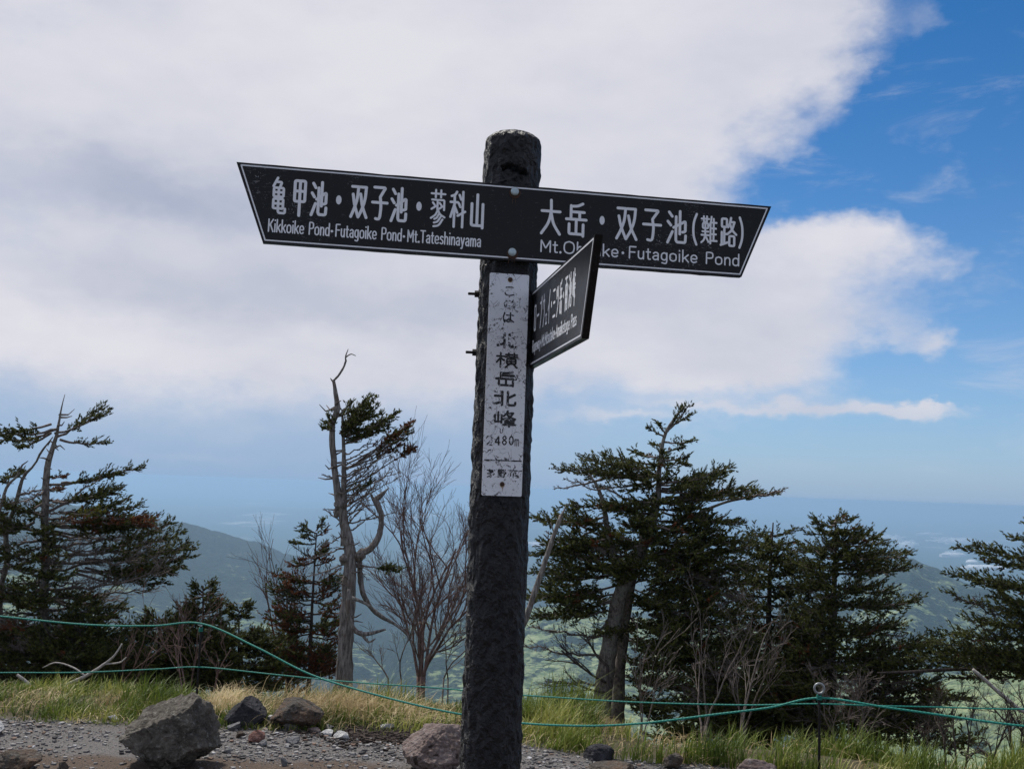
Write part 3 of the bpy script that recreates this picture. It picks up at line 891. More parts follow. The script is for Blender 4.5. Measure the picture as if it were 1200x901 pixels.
side['label'] = 'third board seen nearly edge-on, reaching from the post toward the viewer'
a = Acc()
i3 = [(-0.03, A0.z-0.008), (L3-0.014, A0.z-0.008), (Lb-0.008, zb3+0.009), (-0.03, zb3+0.009)]
for i in range(3): put_stroke(a, np.array([i3[i], i3[i+1]]), 0.0045, False, M3, 0.0004)
child(a, 'border_line', whitep, side)
a = Acc()
H3 = A0.z-zb3
zt3 = A0.z-H3*0.16; zb4 = A0.z-H3*0.60
tx = 'ロープウェイ・三ツ岳・雨池峠'
L0 = min(L3, Lb)
ua = 0.055; ub = L0-0.075
slots = [(0.55 if c == '・' else 0.75 if c == 'ェ' else 1.0) for c in tx]
k = (ub-ua)/sum(slots); x = ua
for c, sl in zip(tx, slots):
    a = Acc()
    if c == '・': put_dot(a, x+k*sl/2, (zt3+zb4)/2, 0.006, 0.010, M3, 0.0004)
    elif c == 'ェ': put_glyph(a, c, x+k*0.06, x+k*(sl-0.06), zt3+(zb4-zt3)*0.35, zb4, 0.0078, M3, 0.0004)
    else: put_glyph(a, c, x+k*0.07, x+k*(sl-0.07), zt3, zb4, 0.0078, M3, 0.0004)
    char(a, side)
    x += k*sl
put_latin(side, 'Ropeway・Mt.Mitsutake・Amaiketoge Pass', 0.045, L0-0.055, A0.z-H3*0.665, A0.z-H3*0.83, 0.0052, M3, 0.0004)

# bolt ends that stick out on the left of the post
for px, py in ((556, 344.5), (555, 413)):
    q = P(px, py, 3.30)
    a = Acc()
    ax = Vector((-1, -0.05, 0)); o_ = Vector((PX-0.085, 3.30, q.z))
    lathe(a, [(0.0048, 0), (0.0048, 0.042), (0.003, 0.044)], o_, ax, 10)
    lathe(a, [(0.0155, 0.006), (0.0155, 0.010), (0.011, 0.0101), (0.011, 0.022), (0.0045, 0.0225)], o_, ax, 6)
    child(a, 'bolt', ironm, post_root)

# ------------------------------------------------------------------ rope fence
def gpt(px, py):                                  # the point of the summit ground seen at this pixel
    d = ray(px, py)
    t = -EYE/d.z
    p = Vector((0, 0, EYE))+d*t
    for _ in range(6):
        zz = float(height(p.x, p.y)); t = (zz-EYE)/d.z
        p = Vector((0, 0, EYE))+d*t
    return p
ropem, n = material('green_rope')
co = n.coord('Object')
n.bsdf(n.mix(n.noise(co, 120, 4), (0.006, 0.13, 0.105), (0.02, 0.28, 0.215)), 0.6, spec=0.35)
steel, n = material('grey_steel')
co = n.coord('Object')
n.bsdf(n.mix(n.noise(co, 90, 5), (0.10, 0.11, 0.11), (0.40, 0.42, 0.42)), 0.45, metal=0.5, bump=n.noise(co, 160), bstr=0.3, bdist=0.001)

def pin(px, py, Y, label, ringvis=True):
    top = P(px, py, Y)
    gz = float(height(top.x, Y))
    root = empty('rope_stake', (top.x, Y, gz), label, 'stake', 'steel stakes that carry the rope')
    a = Acc()
    z1 = top.z-0.040-gz
    tubes(a, resample([(0, 0, -0.15), (0.002, 0, z1*0.5), (0, 0, z1)], 6), np.full(6, 0.0075), 8)
    a.build('rod', ironm, root, True)
    a = Acc()
    R_, r_ = (0.026, 0.0065) if ringvis else (0.008, 0.004)
    th = np.linspace(0, 2*PI, 29)
    for k in range(28):
        pass
    ring = np.stack([R_*np.sin(th), 0*th, z1+R_+r_*0.5-R_*np.cos(th)], 1)
    N_, s_ = 28, 8
    V_ = []
    for k in range(N_):
        c = ring[k]; rad = np.array([math.sin(th[k]), 0, -math.cos(th[k])])
        for j in range(s_):
            b = 2*PI*j/s_
            V_.append(c+rad*r_*math.cos(b)+np.array([0, 1, 0])*r_*math.sin(b))
    Q_ = [[k*s_+j, k*s_+(j+1) % s_, ((k+1) % N_)*s_+(j+1) % s_, ((k+1) % N_)*s_+j] for k in range(N_) for j in range(s_)]
    a.add(V_, np.array(Q_))
    a.build('ring', steel, root, True)
    a = Acc()                                       # turns of rope tied under the ring
    h_ = np.linspace(0, 1, 50)
    tubes(a, np.stack([0.011*np.cos(h_*22), 0.011*np.sin(h_*22), z1-0.004-0.028*h_], 1), np.full(50, 0.0035), 6)
    a.build('knot', ropem, root, True)
    return top
pin(960, 804, 5.62, 'ring-topped steel stake in the grass right of the signpost, both ropes meet at it')
pin(236, 727, 6.95, 'dark steel stake in the grass left of the dead tree, behind the large boulder', False)

def rope(pts, r, label):
    W3 = [P(*q) for q in pts]
    c = resample([tuple(q) for q in W3], 700)
    a = Acc()
    # three laid strands twisting round each other
    T = nrm(np.gradient(c, axis=0)); A = nrm(np.cross(T, np.array([0, 0, 1.0]))); B = np.cross(T, A)
    s_ = np.concatenate([[0], np.cumsum(np.linalg.norm(np.diff(c, axis=0), axis=1))])
    c = c+A*(0.0012*np.sin(s_*9))[:, None]+B*(0.0016*np.sin(s_*6.3+1))[:, None]
    for k in range(3):
        ph = s_*2*PI/0.06+k*2*PI/3
        tubes(a, c+(A*np.cos(ph)[:, None]+B*np.sin(ph)[:, None])*r*0.5, np.full(700, r*0.62), 5)
    o = a.build('rope', ropem, None, True)
    tag(o, label, 'rope', 'green ropes of the path barrier')
rope([(-260, 705, 7.3), (-100, 714, 7.2), (0, 722, 7.1), (110, 732, 7.0), (180, 733, 6.98), (236, 730, 6.93), (300, 758, 6.75), (360, 788, 6.6), (420, 808, 6.45), (480, 824, 6.3), (540, 836, 6.18),
      (610, 847, 6.05), (680, 850, 5.95), (750, 847, 5.87), (830, 838, 5.78), (900, 829, 5.7), (960, 817, 5.62), (1040, 829, 5.5), (1120, 840, 5.4), (1200, 850, 5.3), (1320, 862, 5.2), (1460, 866, 5.1)],
     0.0060, 'upper green rope, dropping from the left stake past the signpost to the right ring stake')
rope([(-260, 792, 7.3), (-100, 790, 7.2), (0, 788, 7.1), (110, 787, 7.0), (180, 784, 6.98), (236, 781, 6.94), (320, 790, 6.8), (430, 800, 6.6), (540, 808, 6.4), (610, 814, 6.27), (700, 820, 6.1),
      (800, 824, 5.9), (880, 826, 5.76), (960, 824, 5.64), (1040, 827, 5.6), (1120, 829, 5.6), (1200, 830, 5.6), (1320, 830, 5.6), (1460, 828, 5.6)],
     0.0042, 'thinner lower green rope, tied low on the left stake and running almost level')

# ------------------------------------------------------------------ boulders and stones
def rockmat(name, c0, c1, c2, lich=0.5):
    m_, n = material(name)
    co = n.coord('Object')
    a_ = n.noise(co, 9, 7, 0.68); b_ = n.noise(co, 42, 5, 0.75)
    c = n.mix(n.step(a_, 0.35, 0.65), c0, c1)
    c = n.mix(n.m('MULTIPLY', n.step(b_, 0.52, 0.66), lich), c, c2)
    c = n.mix(n.step(n.noise(co, 14, 4, 0.6), 0.62, 0.68), c, tuple(v*0.35 for v in c0))
    pit = n.voro(co, 60, 'F1')
    n.bsdf(c, 0.92, bump=n.m('ADD', n.m('MULTIPLY', b_, 1.0), n.m('ADD', n.m('MULTIPLY', pit, 0.4), a_)), bstr=1.0, bdist=0.022, spec=0.25)
    return m_
r_dark = rockmat('dark_lichen_rock', (0.065, 0.057, 0.048), (0.155, 0.138, 0.116), (0.36, 0.36, 0.31))
r_black = rockmat('dark_basalt', (0.028, 0.028, 0.032), (0.060, 0.060, 0.068), (0.11, 0.11, 0.12), 0.3)
r_brown = rockmat('rusty_brown_rock', (0.075, 0.070, 0.062), (0.13, 0.085, 0.058), (0.26, 0.25, 0.24), 0.4)
r_pink = rockmat('pinkish_andesite', (0.16, 0.115, 0.10), (0.25, 0.20, 0.185), (0.38, 0.35, 0.34), 0.6)
r_white = rockmat('pale_stone', (0.42, 0.42, 0.42), (0.55, 0.55, 0.54), (0.66, 0.66, 0.66), 0.6)
r_red = rockmat('reddish_stone', (0.17, 0.085, 0.070), (0.24, 0.13, 0.11), (0.32, 0.25, 0.23), 0.3)
r_grey = rockmat('grey_stone', (0.15, 0.15, 0.155), (0.24, 0.24, 0.245), (0.36, 0.36, 0.36), 0.5)

def rock(x0, y0, x1, y1, mat_, label, name='boulder', seed=1, cuts=(), sub=5, depth=0.85, sink=0.12, facets=9, cat='boulder', rough=1.0):
    """a stone that fills this picture box, standing where its foot meets the ground"""
    rd = random.Random(seed)
    foot = gpt((x0+x1)/2, y1-(y1-y0)*0.06)
    k = foot.y/F*1.0
    wx = (x1-x0)*k/2; hz_ = (y1-y0)*k
    bm = bmesh.new()
    bmesh.ops.create_icosphere(bm, subdivisions=sub, radius=1.0)
    planes = []
    for c in cuts: planes.append((Vector(c[:3]).normalized(), c[3]))
    for q in range(facets):
        v = Vector((rd.gauss(0, 1), rd.gauss(0, 1), rd.gauss(0, .8))).normalized()
        planes.append((v, rd.uniform(0.66, 0.86) if sub > 3 else rd.uniform(0.45, 0.7)))
    so = Vector((seed*3.1, seed*1.7, seed*.9))
    for v in bm.verts:
        p = v.co.copy()*1.12
        for nn_, dd in planes:
            e = p.dot(nn_)-dd
            if e > 0: p -= nn_*e*0.97
        f = noise.fractal(p*1.6+so, 1.0, 2.0, 4)*0.075 + noise.fractal(p*6+so, 0.8, 2.0, 5)*0.050*rough
        c_ = noise.noise(p*2.6+so*2)
        f -= 0.05*rough*max(0.0, 1-abs(c_)*9)
        p += p.normalized()*f
        v.co = p
    mn = [min(v.co[i] for v in bm.verts) for i in range(3)]; mx = [max(v.co[i] for v in bm.verts) for i in range(3)]
    for v in bm.verts:
        q = [(v.co[i]-mn[i])/(mx[i]-mn[i]) for i in range(3)]
        v.co = Vector(((q[0]-.5)*2*wx, (q[1]-.5)*2*wx*depth, q[2]*hz_*(1+sink)-sink*hz_))
    me = bpy.data.meshes.new(name); bm.to_mesh(me); bm.free()
    for p_ in me.polygons: p_.use_smooth = sub > 3
    me.materials.append(mat_)
    o = bpy.data.objects.new(name, me); COL.objects.link(o)
    o.location = (foot.x, foot.y, foot.z)
    tag(o, label, cat)
    return o
rock(148, 822, 254, 900, r_dark, 'large angular dark boulder with lichen patches at lower left, biggest of the rocks', seed=4, rough=1.25,
     cuts=((-0.42, -0.25, 0.9, 0.62), (-0.55, -0.3, -0.8, 0.60), (0.1, -1, 0.12, 0.62), (0.95, -0.2, 0.3, 0.80), (0.55, -0.3, -0.8, 0.62), (-0.9, 0, 0.15, 0.86)), facets=3, sub=6)
rock(263, 819, 312, 850, r_black, 'small blackish peaked rock right of the large boulder, at the foot of the grass', seed=9, cuts=((-0.8, -.2, 0.6, 0.55), (0.7, -.2, 0.7, 0.6)), facets=5)
rock(318, 821, 378, 853, r_brown, 'brownish grey rounded rock with a dark crack in front of the pale dry grass', seed=13, cuts=((-0.7, -.4, 0.7, 0.7),), facets=6)
rock(470, 853, 546, 905, r_pink, 'pinkish rough boulder at the foot of the signpost, on its left', seed=21, cuts=((-0.6, -.4, 0.7, 0.62), (0.1, -.9, 0.5, 0.7)), facets=5, sub=6)
rock(-8, 880, 48, 905, r_brown, 'brown flat rock cut by the left edge of the photo at the very bottom', seed=26, facets=7)
rock(-30, 844, 6, 860, r_white, 'pale stone at the left edge of the photo just below the grass', seed=29, name='stone', cat='stone')
rock(684, 873, 720, 891, r_black, 'low dark rock half buried where gravel meets grass, right of the signpost', seed=33, facets=7, sink=0.5)
rock(690, 894, 744, 908, r_brown, 'flat brownish rock at the bottom edge right of the signpost', seed=37, facets=7)
rock(778, 883, 801, 901, r_brown, 'small grey brown stone at the gravel edge between the dark rocks and the mauve rock', seed=41, name='stone', cat='stone')
rock(862, 891, 908, 912, r_pink, 'dull mauve rock at the bottom edge left of the ring stake', seed=44, facets=6)
st = [  # x0,y0,x1,y1, material, label
    (312, 839, 328, 849, r_white, 'white chip of stone between the black peaked rock and the brown cracked rock'),
    (332, 839, 351, 853, r_grey, 'pale rounded stone touching the left foot of the brown cracked rock'),
    (291, 856, 311, 870, r_red, 'reddish stone below the black peaked rock'),
    (303, 867, 313, 874, r_grey, 'little grey stone right below the reddish stone'),
    (259, 831, 272, 838, r_white, 'small pale stone at the upper left of the black peaked rock'),
    (266, 846, 281, 855, r_grey, 'grey stone low on the left of the black peaked rock'),
    (276, 857, 287, 864, r_brown, 'small brown stone just left of the reddish stone'),
    (359, 852, 377, 858, r_pink, 'flat pinkish stone below the right end of the brown cracked rock'),
    (377, 855, 390, 862, r_white, 'small white stone between the flat pinkish stone and the longer white slab'),
    (390, 857, 410, 866, r_white, 'longer white slab of stone on the gravel left of the dark soil patch'),
    (445, 847, 463, 854, r_white, 'white stone beyond the dark soil patch at the edge of the grass'),
    (380, 849, 391, 854, r_grey, 'small grey stone behind the little white stone'),
    (335, 863, 351, 870, r_grey, 'flat grey stone on bare ground below the pale rounded stone'),
    (329, 888, 337, 897, r_grey, 'lone small stone on the brown earth near the bottom edge'),
    (68, 893, 80, 904, r_brown, 'small ochre stone at the bottom edge right of the flat brown rock'),
    (128, 838, 140, 844, r_white, 'pale stone chip at the gravel edge just left of the large boulder'),
    (262, 876, 272, 882, r_grey, 'small grey stone at the right foot of the large boulder'),
]
for k, (x0, y0, x1, y1, m_, lb) in enumerate(st):
    rock(x0, y0, x1, y1, m_, lb, 'stone', 60+k*3, sub=3, facets=9, cat='stone', sink=0.25)

# gravel: thousands of angular chips
gm, n = material('gravel')
tv = n.attr('tint')
c = n.mix(n.step(tv, 0.0, 1.0), (0.040, 0.038, 0.040), (0.26, 0.25, 0.245))
c = n.mix(n.step(tv, 0.965, 0.99), c, (0.42, 0.42, 0.43))
c = n.mix(n.step(n.attr('warm'), 0.86, 0.97), c, (0.19, 0.13, 0.10))
n.bsdf(c, 0.9, bump=n.noise(n.coord(), 150, 4), bstr=0.4, bdist=0.003, spec=0.3)
NG = 70000
gx = rng.uniform(-4.6, 4.2, NG); gy = rng.uniform(4.6, 7.3, NG)
keep = (gy < gravel_edge(gx)+0.12*rng.random(NG)) & (np.abs(gx) < gy*0.62+0.3)
dens = fbm(gx*1.3+3, gy*1.3, 90, 3)
keep &= rng.random(NG) < np.clip((dens-0.30)*3.4+0.25*(gy > 5.7), 0.16, 1)
gx, gy = gx[keep], gy[keep]; N = len(gx)
cube = np.array([[x, y, z] for x in (-1, 1) for y in (-1, 1) for z in (-1, 1)], float)
F6 = np.array([[0, 1, 3, 2], [4, 6, 7, 5], [0, 4, 5, 1], [2, 3, 7, 6], [0, 2, 6, 4], [1, 5, 7, 3]])
Vv = cube[None]*(1+0.42*rng.uniform(-1, 1, (N, 8, 3)))
Vv[:, :, 2] *= 0.6
size = 0.0028+0.0090*rng.random(N)**6
ang = rng.uniform(0, 2*PI, N); ca, sa = np.cos(ang), np.sin(ang)
Xr = Vv[:, :, 0]*ca[:, None]-Vv[:, :, 1]*sa[:, None]; Yr = Vv[:, :, 0]*sa[:, None]+Vv[:, :, 1]*ca[:, None]
gz = height(gx, gy)
Vw = np.stack([Xr*size[:, None]+gx[:, None], Yr*size[:, None]+gy[:, None], Vv[:, :, 2]*size[:, None]+gz[:, None]+size[:, None]*0.25], -1)
a = Acc()
Ff = (F6[None]+(np.arange(N)*8)[:, None, None]).reshape(-1, 4)
a.add(Vw.reshape(-1, 3), Ff, tint=np.repeat(rng.random(N), 8), warm=np.repeat(rng.random(N), 8))
tag(a.build('gravel', gm), 'grey angular gravel scattered over the summit ground', None, None, 'stuff')

# dark crumbs of soil and dead leaves beside the grass
a = Acc()
N = 2600
q = [gpt(rng.normal(462, 42), rng.normal(858, 6.5)) for _ in range(500)]
cx_ = np.array([v.x for v in q]); cy_ = np.array([v.y for v in q])
ii = rng.integers(0, 500, N)
gx = cx_[ii]+rng.normal(0, .05, N); gy = cy_[ii]+rng.normal(0, .05, N)
Vv = cube[None]*(1+0.5*rng.uniform(-1, 1, (N, 8, 3)))*(0.003+0.006*rng.random(N)**2)[:, None, None]
Vv[:, :, 0] *= rng.uniform(0.6, 2.0, N)[:, None]
Vv += np.stack([gx, gy, height(gx, gy)+0.004], -1)[:, None]
a.add(Vv.reshape(-1, 3), (F6[None]+(np.arange(N)*8)[:, None, None]).reshape(-1, 4))
sm_, n = material('dark_humus')
n.bsdf(n.mix(n.noise(n.coord(), 60), (0.012, 0.010, 0.008), (0.05, 0.03, 0.022)), 0.95)
tag(a.build('soil_crumbs', sm_), 'dark crumbly soil and dead bits beside the grass', None, None, 'stuff')

# ------------------------------------------------------------------ grass
def blades(acc, x, y, h, lean, w, droop=0.5, seg=3):
    N = len(x)
    z = height(x, y)
    az = rng.uniform(0, 2*PI, N)
    dx = np.cos(az); dy = np.sin(az)
    base = np.stack([x, y, z-0.01], -1)
    side = np.stack([-dy, dx, 0*dx], -1)
    fwd = np.stack([dx, dy, 0*dx], -1)+np.array([0.25, 0, 0])
    Vs = []
    for s in range(seg+1):
        t = s/seg
        c = base+np.array([0, 0, 1])*(h*(t-droop*0.45*t*t*(lean/0.5)))[:, None]+fwd*(h*lean*t**1.8)[:, None]
        ww = (w*(1-t)**0.7)[:, None]*side*0.5
        if s < seg: Vs += [c-ww, c+ww]
        else: Vs += [c]
    V_ = np.stack(Vs, 1); nv_ = V_.shape[1]
    off = (np.arange(N)*nv_)[:, None]
    Q_ = [np.array([[2*s, 2*s+1, 2*s+3, 2*s+2]])+off for s in range(seg-1)]
    T_ = np.array([[2*seg-2, 2*seg-1, 2*seg]])+off
    acc.add(V_.reshape(-1, 3), [np.concatenate(Q_), T_], tint=np.repeat(np.clip(0.55*rng.random(N)+1.5*(fbm(x*3.1, y*3.1, 61, 3)-0.36), 0, 1), nv_))
def grass_mat(name, cols):
    m_, n = material(name)
    tv = n.attr('tint')
    c = n.mix(n.step(tv, 0, 0.6), cols[0], cols[1]); c = n.mix(n.step(tv, 0.6, 1.0), c, cols[2])
    b = n.bsdf(c, 0.55, spec=0.3)
    tr = n.n('ShaderNodeBsdfTranslucent'); n.put(tr.inputs[0], c)
    mx = n.n('ShaderNodeMixShader'); mx.inputs[0].default_value = 0.34
    n.t.links.new(b.outputs[0], mx.inputs[1]); n.t.links.new(tr.outputs[0], mx.inputs[2])
    out = [q for q in n.t.nodes if q.type == 'OUTPUT_MATERIAL'][0]
    n.t.links.new(mx.outputs[0], out.inputs[0])
    return m_
gg = grass_mat('green_grass_blades', [(0.050, 0.080, 0.012), (0.13, 0.18, 0.025), (0.34, 0.34, 0.09)])
gd = grass_mat('dry_grass_blades', [(0.22, 0.16, 0.075), (0.48, 0.37, 0.19), (0.75, 0.63, 0.40)])
def scatter(N, x0, x1, y0f, y1f, clump, seed):
    x = rng.uniform(x0, x1, N); y = y0f(x)+(y1f(x)-y0f(x))*rng.random(N)
    d = fbm(x*2.6+seed, y*2.6, seed, 3)
    k = rng.random(N) < np.clip((d-clump)*5, 0.04, 1)
    return x[k], y[k], d[k]
a = Acc()
ge = lambda x: gravel_edge(x)+0.02
ce = lambda x: crest(x)+0.75
x, y, d = scatter(28000, -5.0, 0.62, ge, ce, 0.40, 101)
pk = (np.abs(x+1.15) < 0.55) & (y > 6.55) & (rng.random(len(x)) < 0.25)
x, y, d = x[~pk], y[~pk], d[~pk]
blades(a, x, y, (0.035+0.105*rng.random(len(x)))*(0.40+0.8*sstep(y-gravel_edge(x), 0, 0.5))*(0.35+3.4*(d-0.36)), 0.15+0.75*rng.random(len(x)), 0.006+0.005*rng.random(len(x)))
x, y, d = scatter(24000, 0.30, 4.6, ge, ce, 0.45, 117)
blades(a, x, y, (0.07+0.22*rng.random(len(x)))*(0.20+2.6*(d-0.36)), 0.12+0.6*rng.random(len(x)), 0.006+0.0045*rng.random(len(x)))
N_ = 6000
x = rng.uniform(-3.6, 0.5, N_); y = 6.45+1.2*rng.random(N_)
blades(a, x, y, (0.04+0.08*rng.random(N_))*(0.5+fbm(x*5, y*5, 77, 3)), 0.2+0.8*rng.random(N_), 0.005+0.005*rng.random(N_))
tag(a.build('green_grass', gg), 'green grass along the edge of the summit', None, None, 'stuff')
a = Acc()
x, y, d = scatter(7000, -5.0, 0.9, ge, ce, 0.50, 133)
blades(a, x, y, 0.06+0.14*rng.random(len(x)), 0.5+0.8*rng.random(len(x)), 0.004+0.0025*rng.random(len(x)), 0.9)
# pale clump on the crest in front of the dead tree, and right beside the signpost
for px0, px1, n_, hh in ((330, 470, 1700, 0.28), (252, 285, 900, 0.23), (130, 170, 350, 0.18), (620, 715, 2600, 0.13), (430, 550, 600, 0.16), (0, 120, 250, .12)):
    xa, xb = P(px0, 800, 7.0).x, P(px1, 800, 7.0).x
    xx = rng.normal((xa+xb)/2, (xb-xa)*0.30, n_); yy = 6.7+0.45*rng.random(n_)+0.12*rng.normal(0, 1, n_)
    blades(a, xx, yy, hh*(0.45+0.75*rng.random(n_)), 0.35+0.9*rng.random(n_), 0.0038+0.0022*rng.random(n_), 0.9)
x, y, d = scatter(1300, 0.9, 4.6, ge, ce, 0.36, 151)
blades(a, x, y, 0.12+0.16*rng.random(len(x)), 0.5+0.9*rng.random(len(x)), 0.004+0.003*rng.random(len(x)), 0.9)
tag(a.build('dry_grass', gd), 'pale dry grass along the edge of the summit', None, None, 'stuff')

# ------------------------------------------------------------------ trees
def bark(name, c0, c1, sc=30, z=0.35, tint=None):
    m_, n = material(name)
    co = n.coord('Object')
    a_ = n.noise(n.scale(co, (1, 1, z)), sc, 6, 0.7)
    c = n.mix(n.step(a_, 0.3, 0.7), c0, c1)
    if tint: c = n.mix(n.m('MULTIPLY', n.step(n.noise(co, 11, 4, 0.6), 0.52, 0.62), 0.6), c, tint)
    n.bsdf(c, 0.9, bump=a_, bstr=0.9, bdist=0.01, spec=0.2)
    return m_
b_fir = bark('fir_bark', (0.060, 0.050, 0.043), (0.30, 0.265, 0.235), 55, 0.6, (0.24, 0.25, 0.21))
b_dark = bark('dark_bark', (0.035, 0.026, 0.022), (0.10, 0.085, 0.075), 50)
b_dead = bark('weathered_deadwood', (0.055, 0.048, 0.043), (0.31, 0.285, 0.265), 60, 0.14, (0.12, 0.085, 0.065))
b_twig = bark('dead_grey_twig', (0.085, 0.068, 0.060), (0.22, 0.185, 0.165), 60)
b_birch = bark('reddish_birch_twig', (0.085, 0.052, 0.045), (0.22, 0.15, 0.13), 40)
b_pale = bark('bleached_branch', (0.25, 0.23, 0.21), (0.50, 0.47, 0.44), 60)

fol, n = material('fir_needles')
tv = n.attr('tint'); dv = n.attr('dead')
c = n.mix(n.step(tv, 0, 1), (0.020, 0.028, 0.007), (0.105, 0.116, 0.024))
c = n.mix(n.step(dv, 0.2, 0.6), c, n.mix(tv, (0.14, 0.15, 0.02), (0.22, 0.20, 0.03)))
c = n.mix(n.step(dv, 0.7, 1.0), c, n.mix(tv, (0.06, 0.026, 0.014), (0.20, 0.070, 0.026)))
b = n.bsdf(c, 0.6, spec=0.25)
tr = n.n('ShaderNodeBsdfTranslucent'); n.put(tr.inputs[0], c)
mx = n.n('ShaderNodeMixShader'); mx.inputs[0].default_value = 0.25
n.t.links.new(b.outputs[0], mx.inputs[1]); n.t.links.new(tr.outputs[0], mx.inputs[2])
n.t.links.new(mx.outputs[0], [q for q in n.t.nodes if q.type == 'OUTPUT_MATERIAL'][0].inputs[0])

# one shoot: needles all round a short axis
def shoot_template(nn, seed):  # needles per shoot
    r = np.random.default_rng(seed)
    V = []; T = []
    for i in range(nn):
        s = 0.04+0.9*(i+r.random()*0.6)/nn
        th = i*2.4+r.random()*0.7
        L = 0.46*(1-0.40*s)*(0.8+0.4*r.random())
        d = np.array([0.62, math.cos(th), math.sin(th)]); d /= np.linalg.norm(d)
        sd_ = np.array([0.15, -math.sin(th), math.cos(th)])*0.125
        b_ = np.array([s, 0, 0])
        V += [b_-sd_, b_+sd_, b_+d*L]; T.append([3*i, 3*i+1, 3*i+2])
    k = len(V)
    for q in (0.4,):                          # tip tuft and core
        sd_ = np.array([0, math.cos(q), math.sin(q)])*0.16
        V += [-sd_, sd_, np.array([0.75, 0, 0])+sd_*0.8, np.array([0.75, 0, 0])-sd_*.8]
        T += [[k, k+1, k+2], [k, k+2, k+3]]; k += 4
    return np.array(V), np.array(T)
SHOOT = shoot_template(8, 3)
def add_shoots(acc, O, D, L, dead):
    N = len(O)
    if N == 0: return
    V, T = SHOOT
    D = nrm(D); ref = nrm(rng.normal(0, 1, (N, 3)))
    A = nrm(np.cross(D, ref)); B = np.cross(D, A)
    W3 = O[:, None]+(V[None, :, 0:1]*D[:, None]+V[None, :, 1:2]*A[:, None]+V[None, :, 2:3]*B[:, None])*L[:, None, None]
    nv_ = len(V)
    F_ = (T[None]+(np.arange(N)*nv_)[:, None, None]).reshape(-1, 3)
    acc.add(W3.reshape(-1, 3), F_, tint=np.repeat(rng.random(N), nv_), dead=np.repeat(dead, nv_))

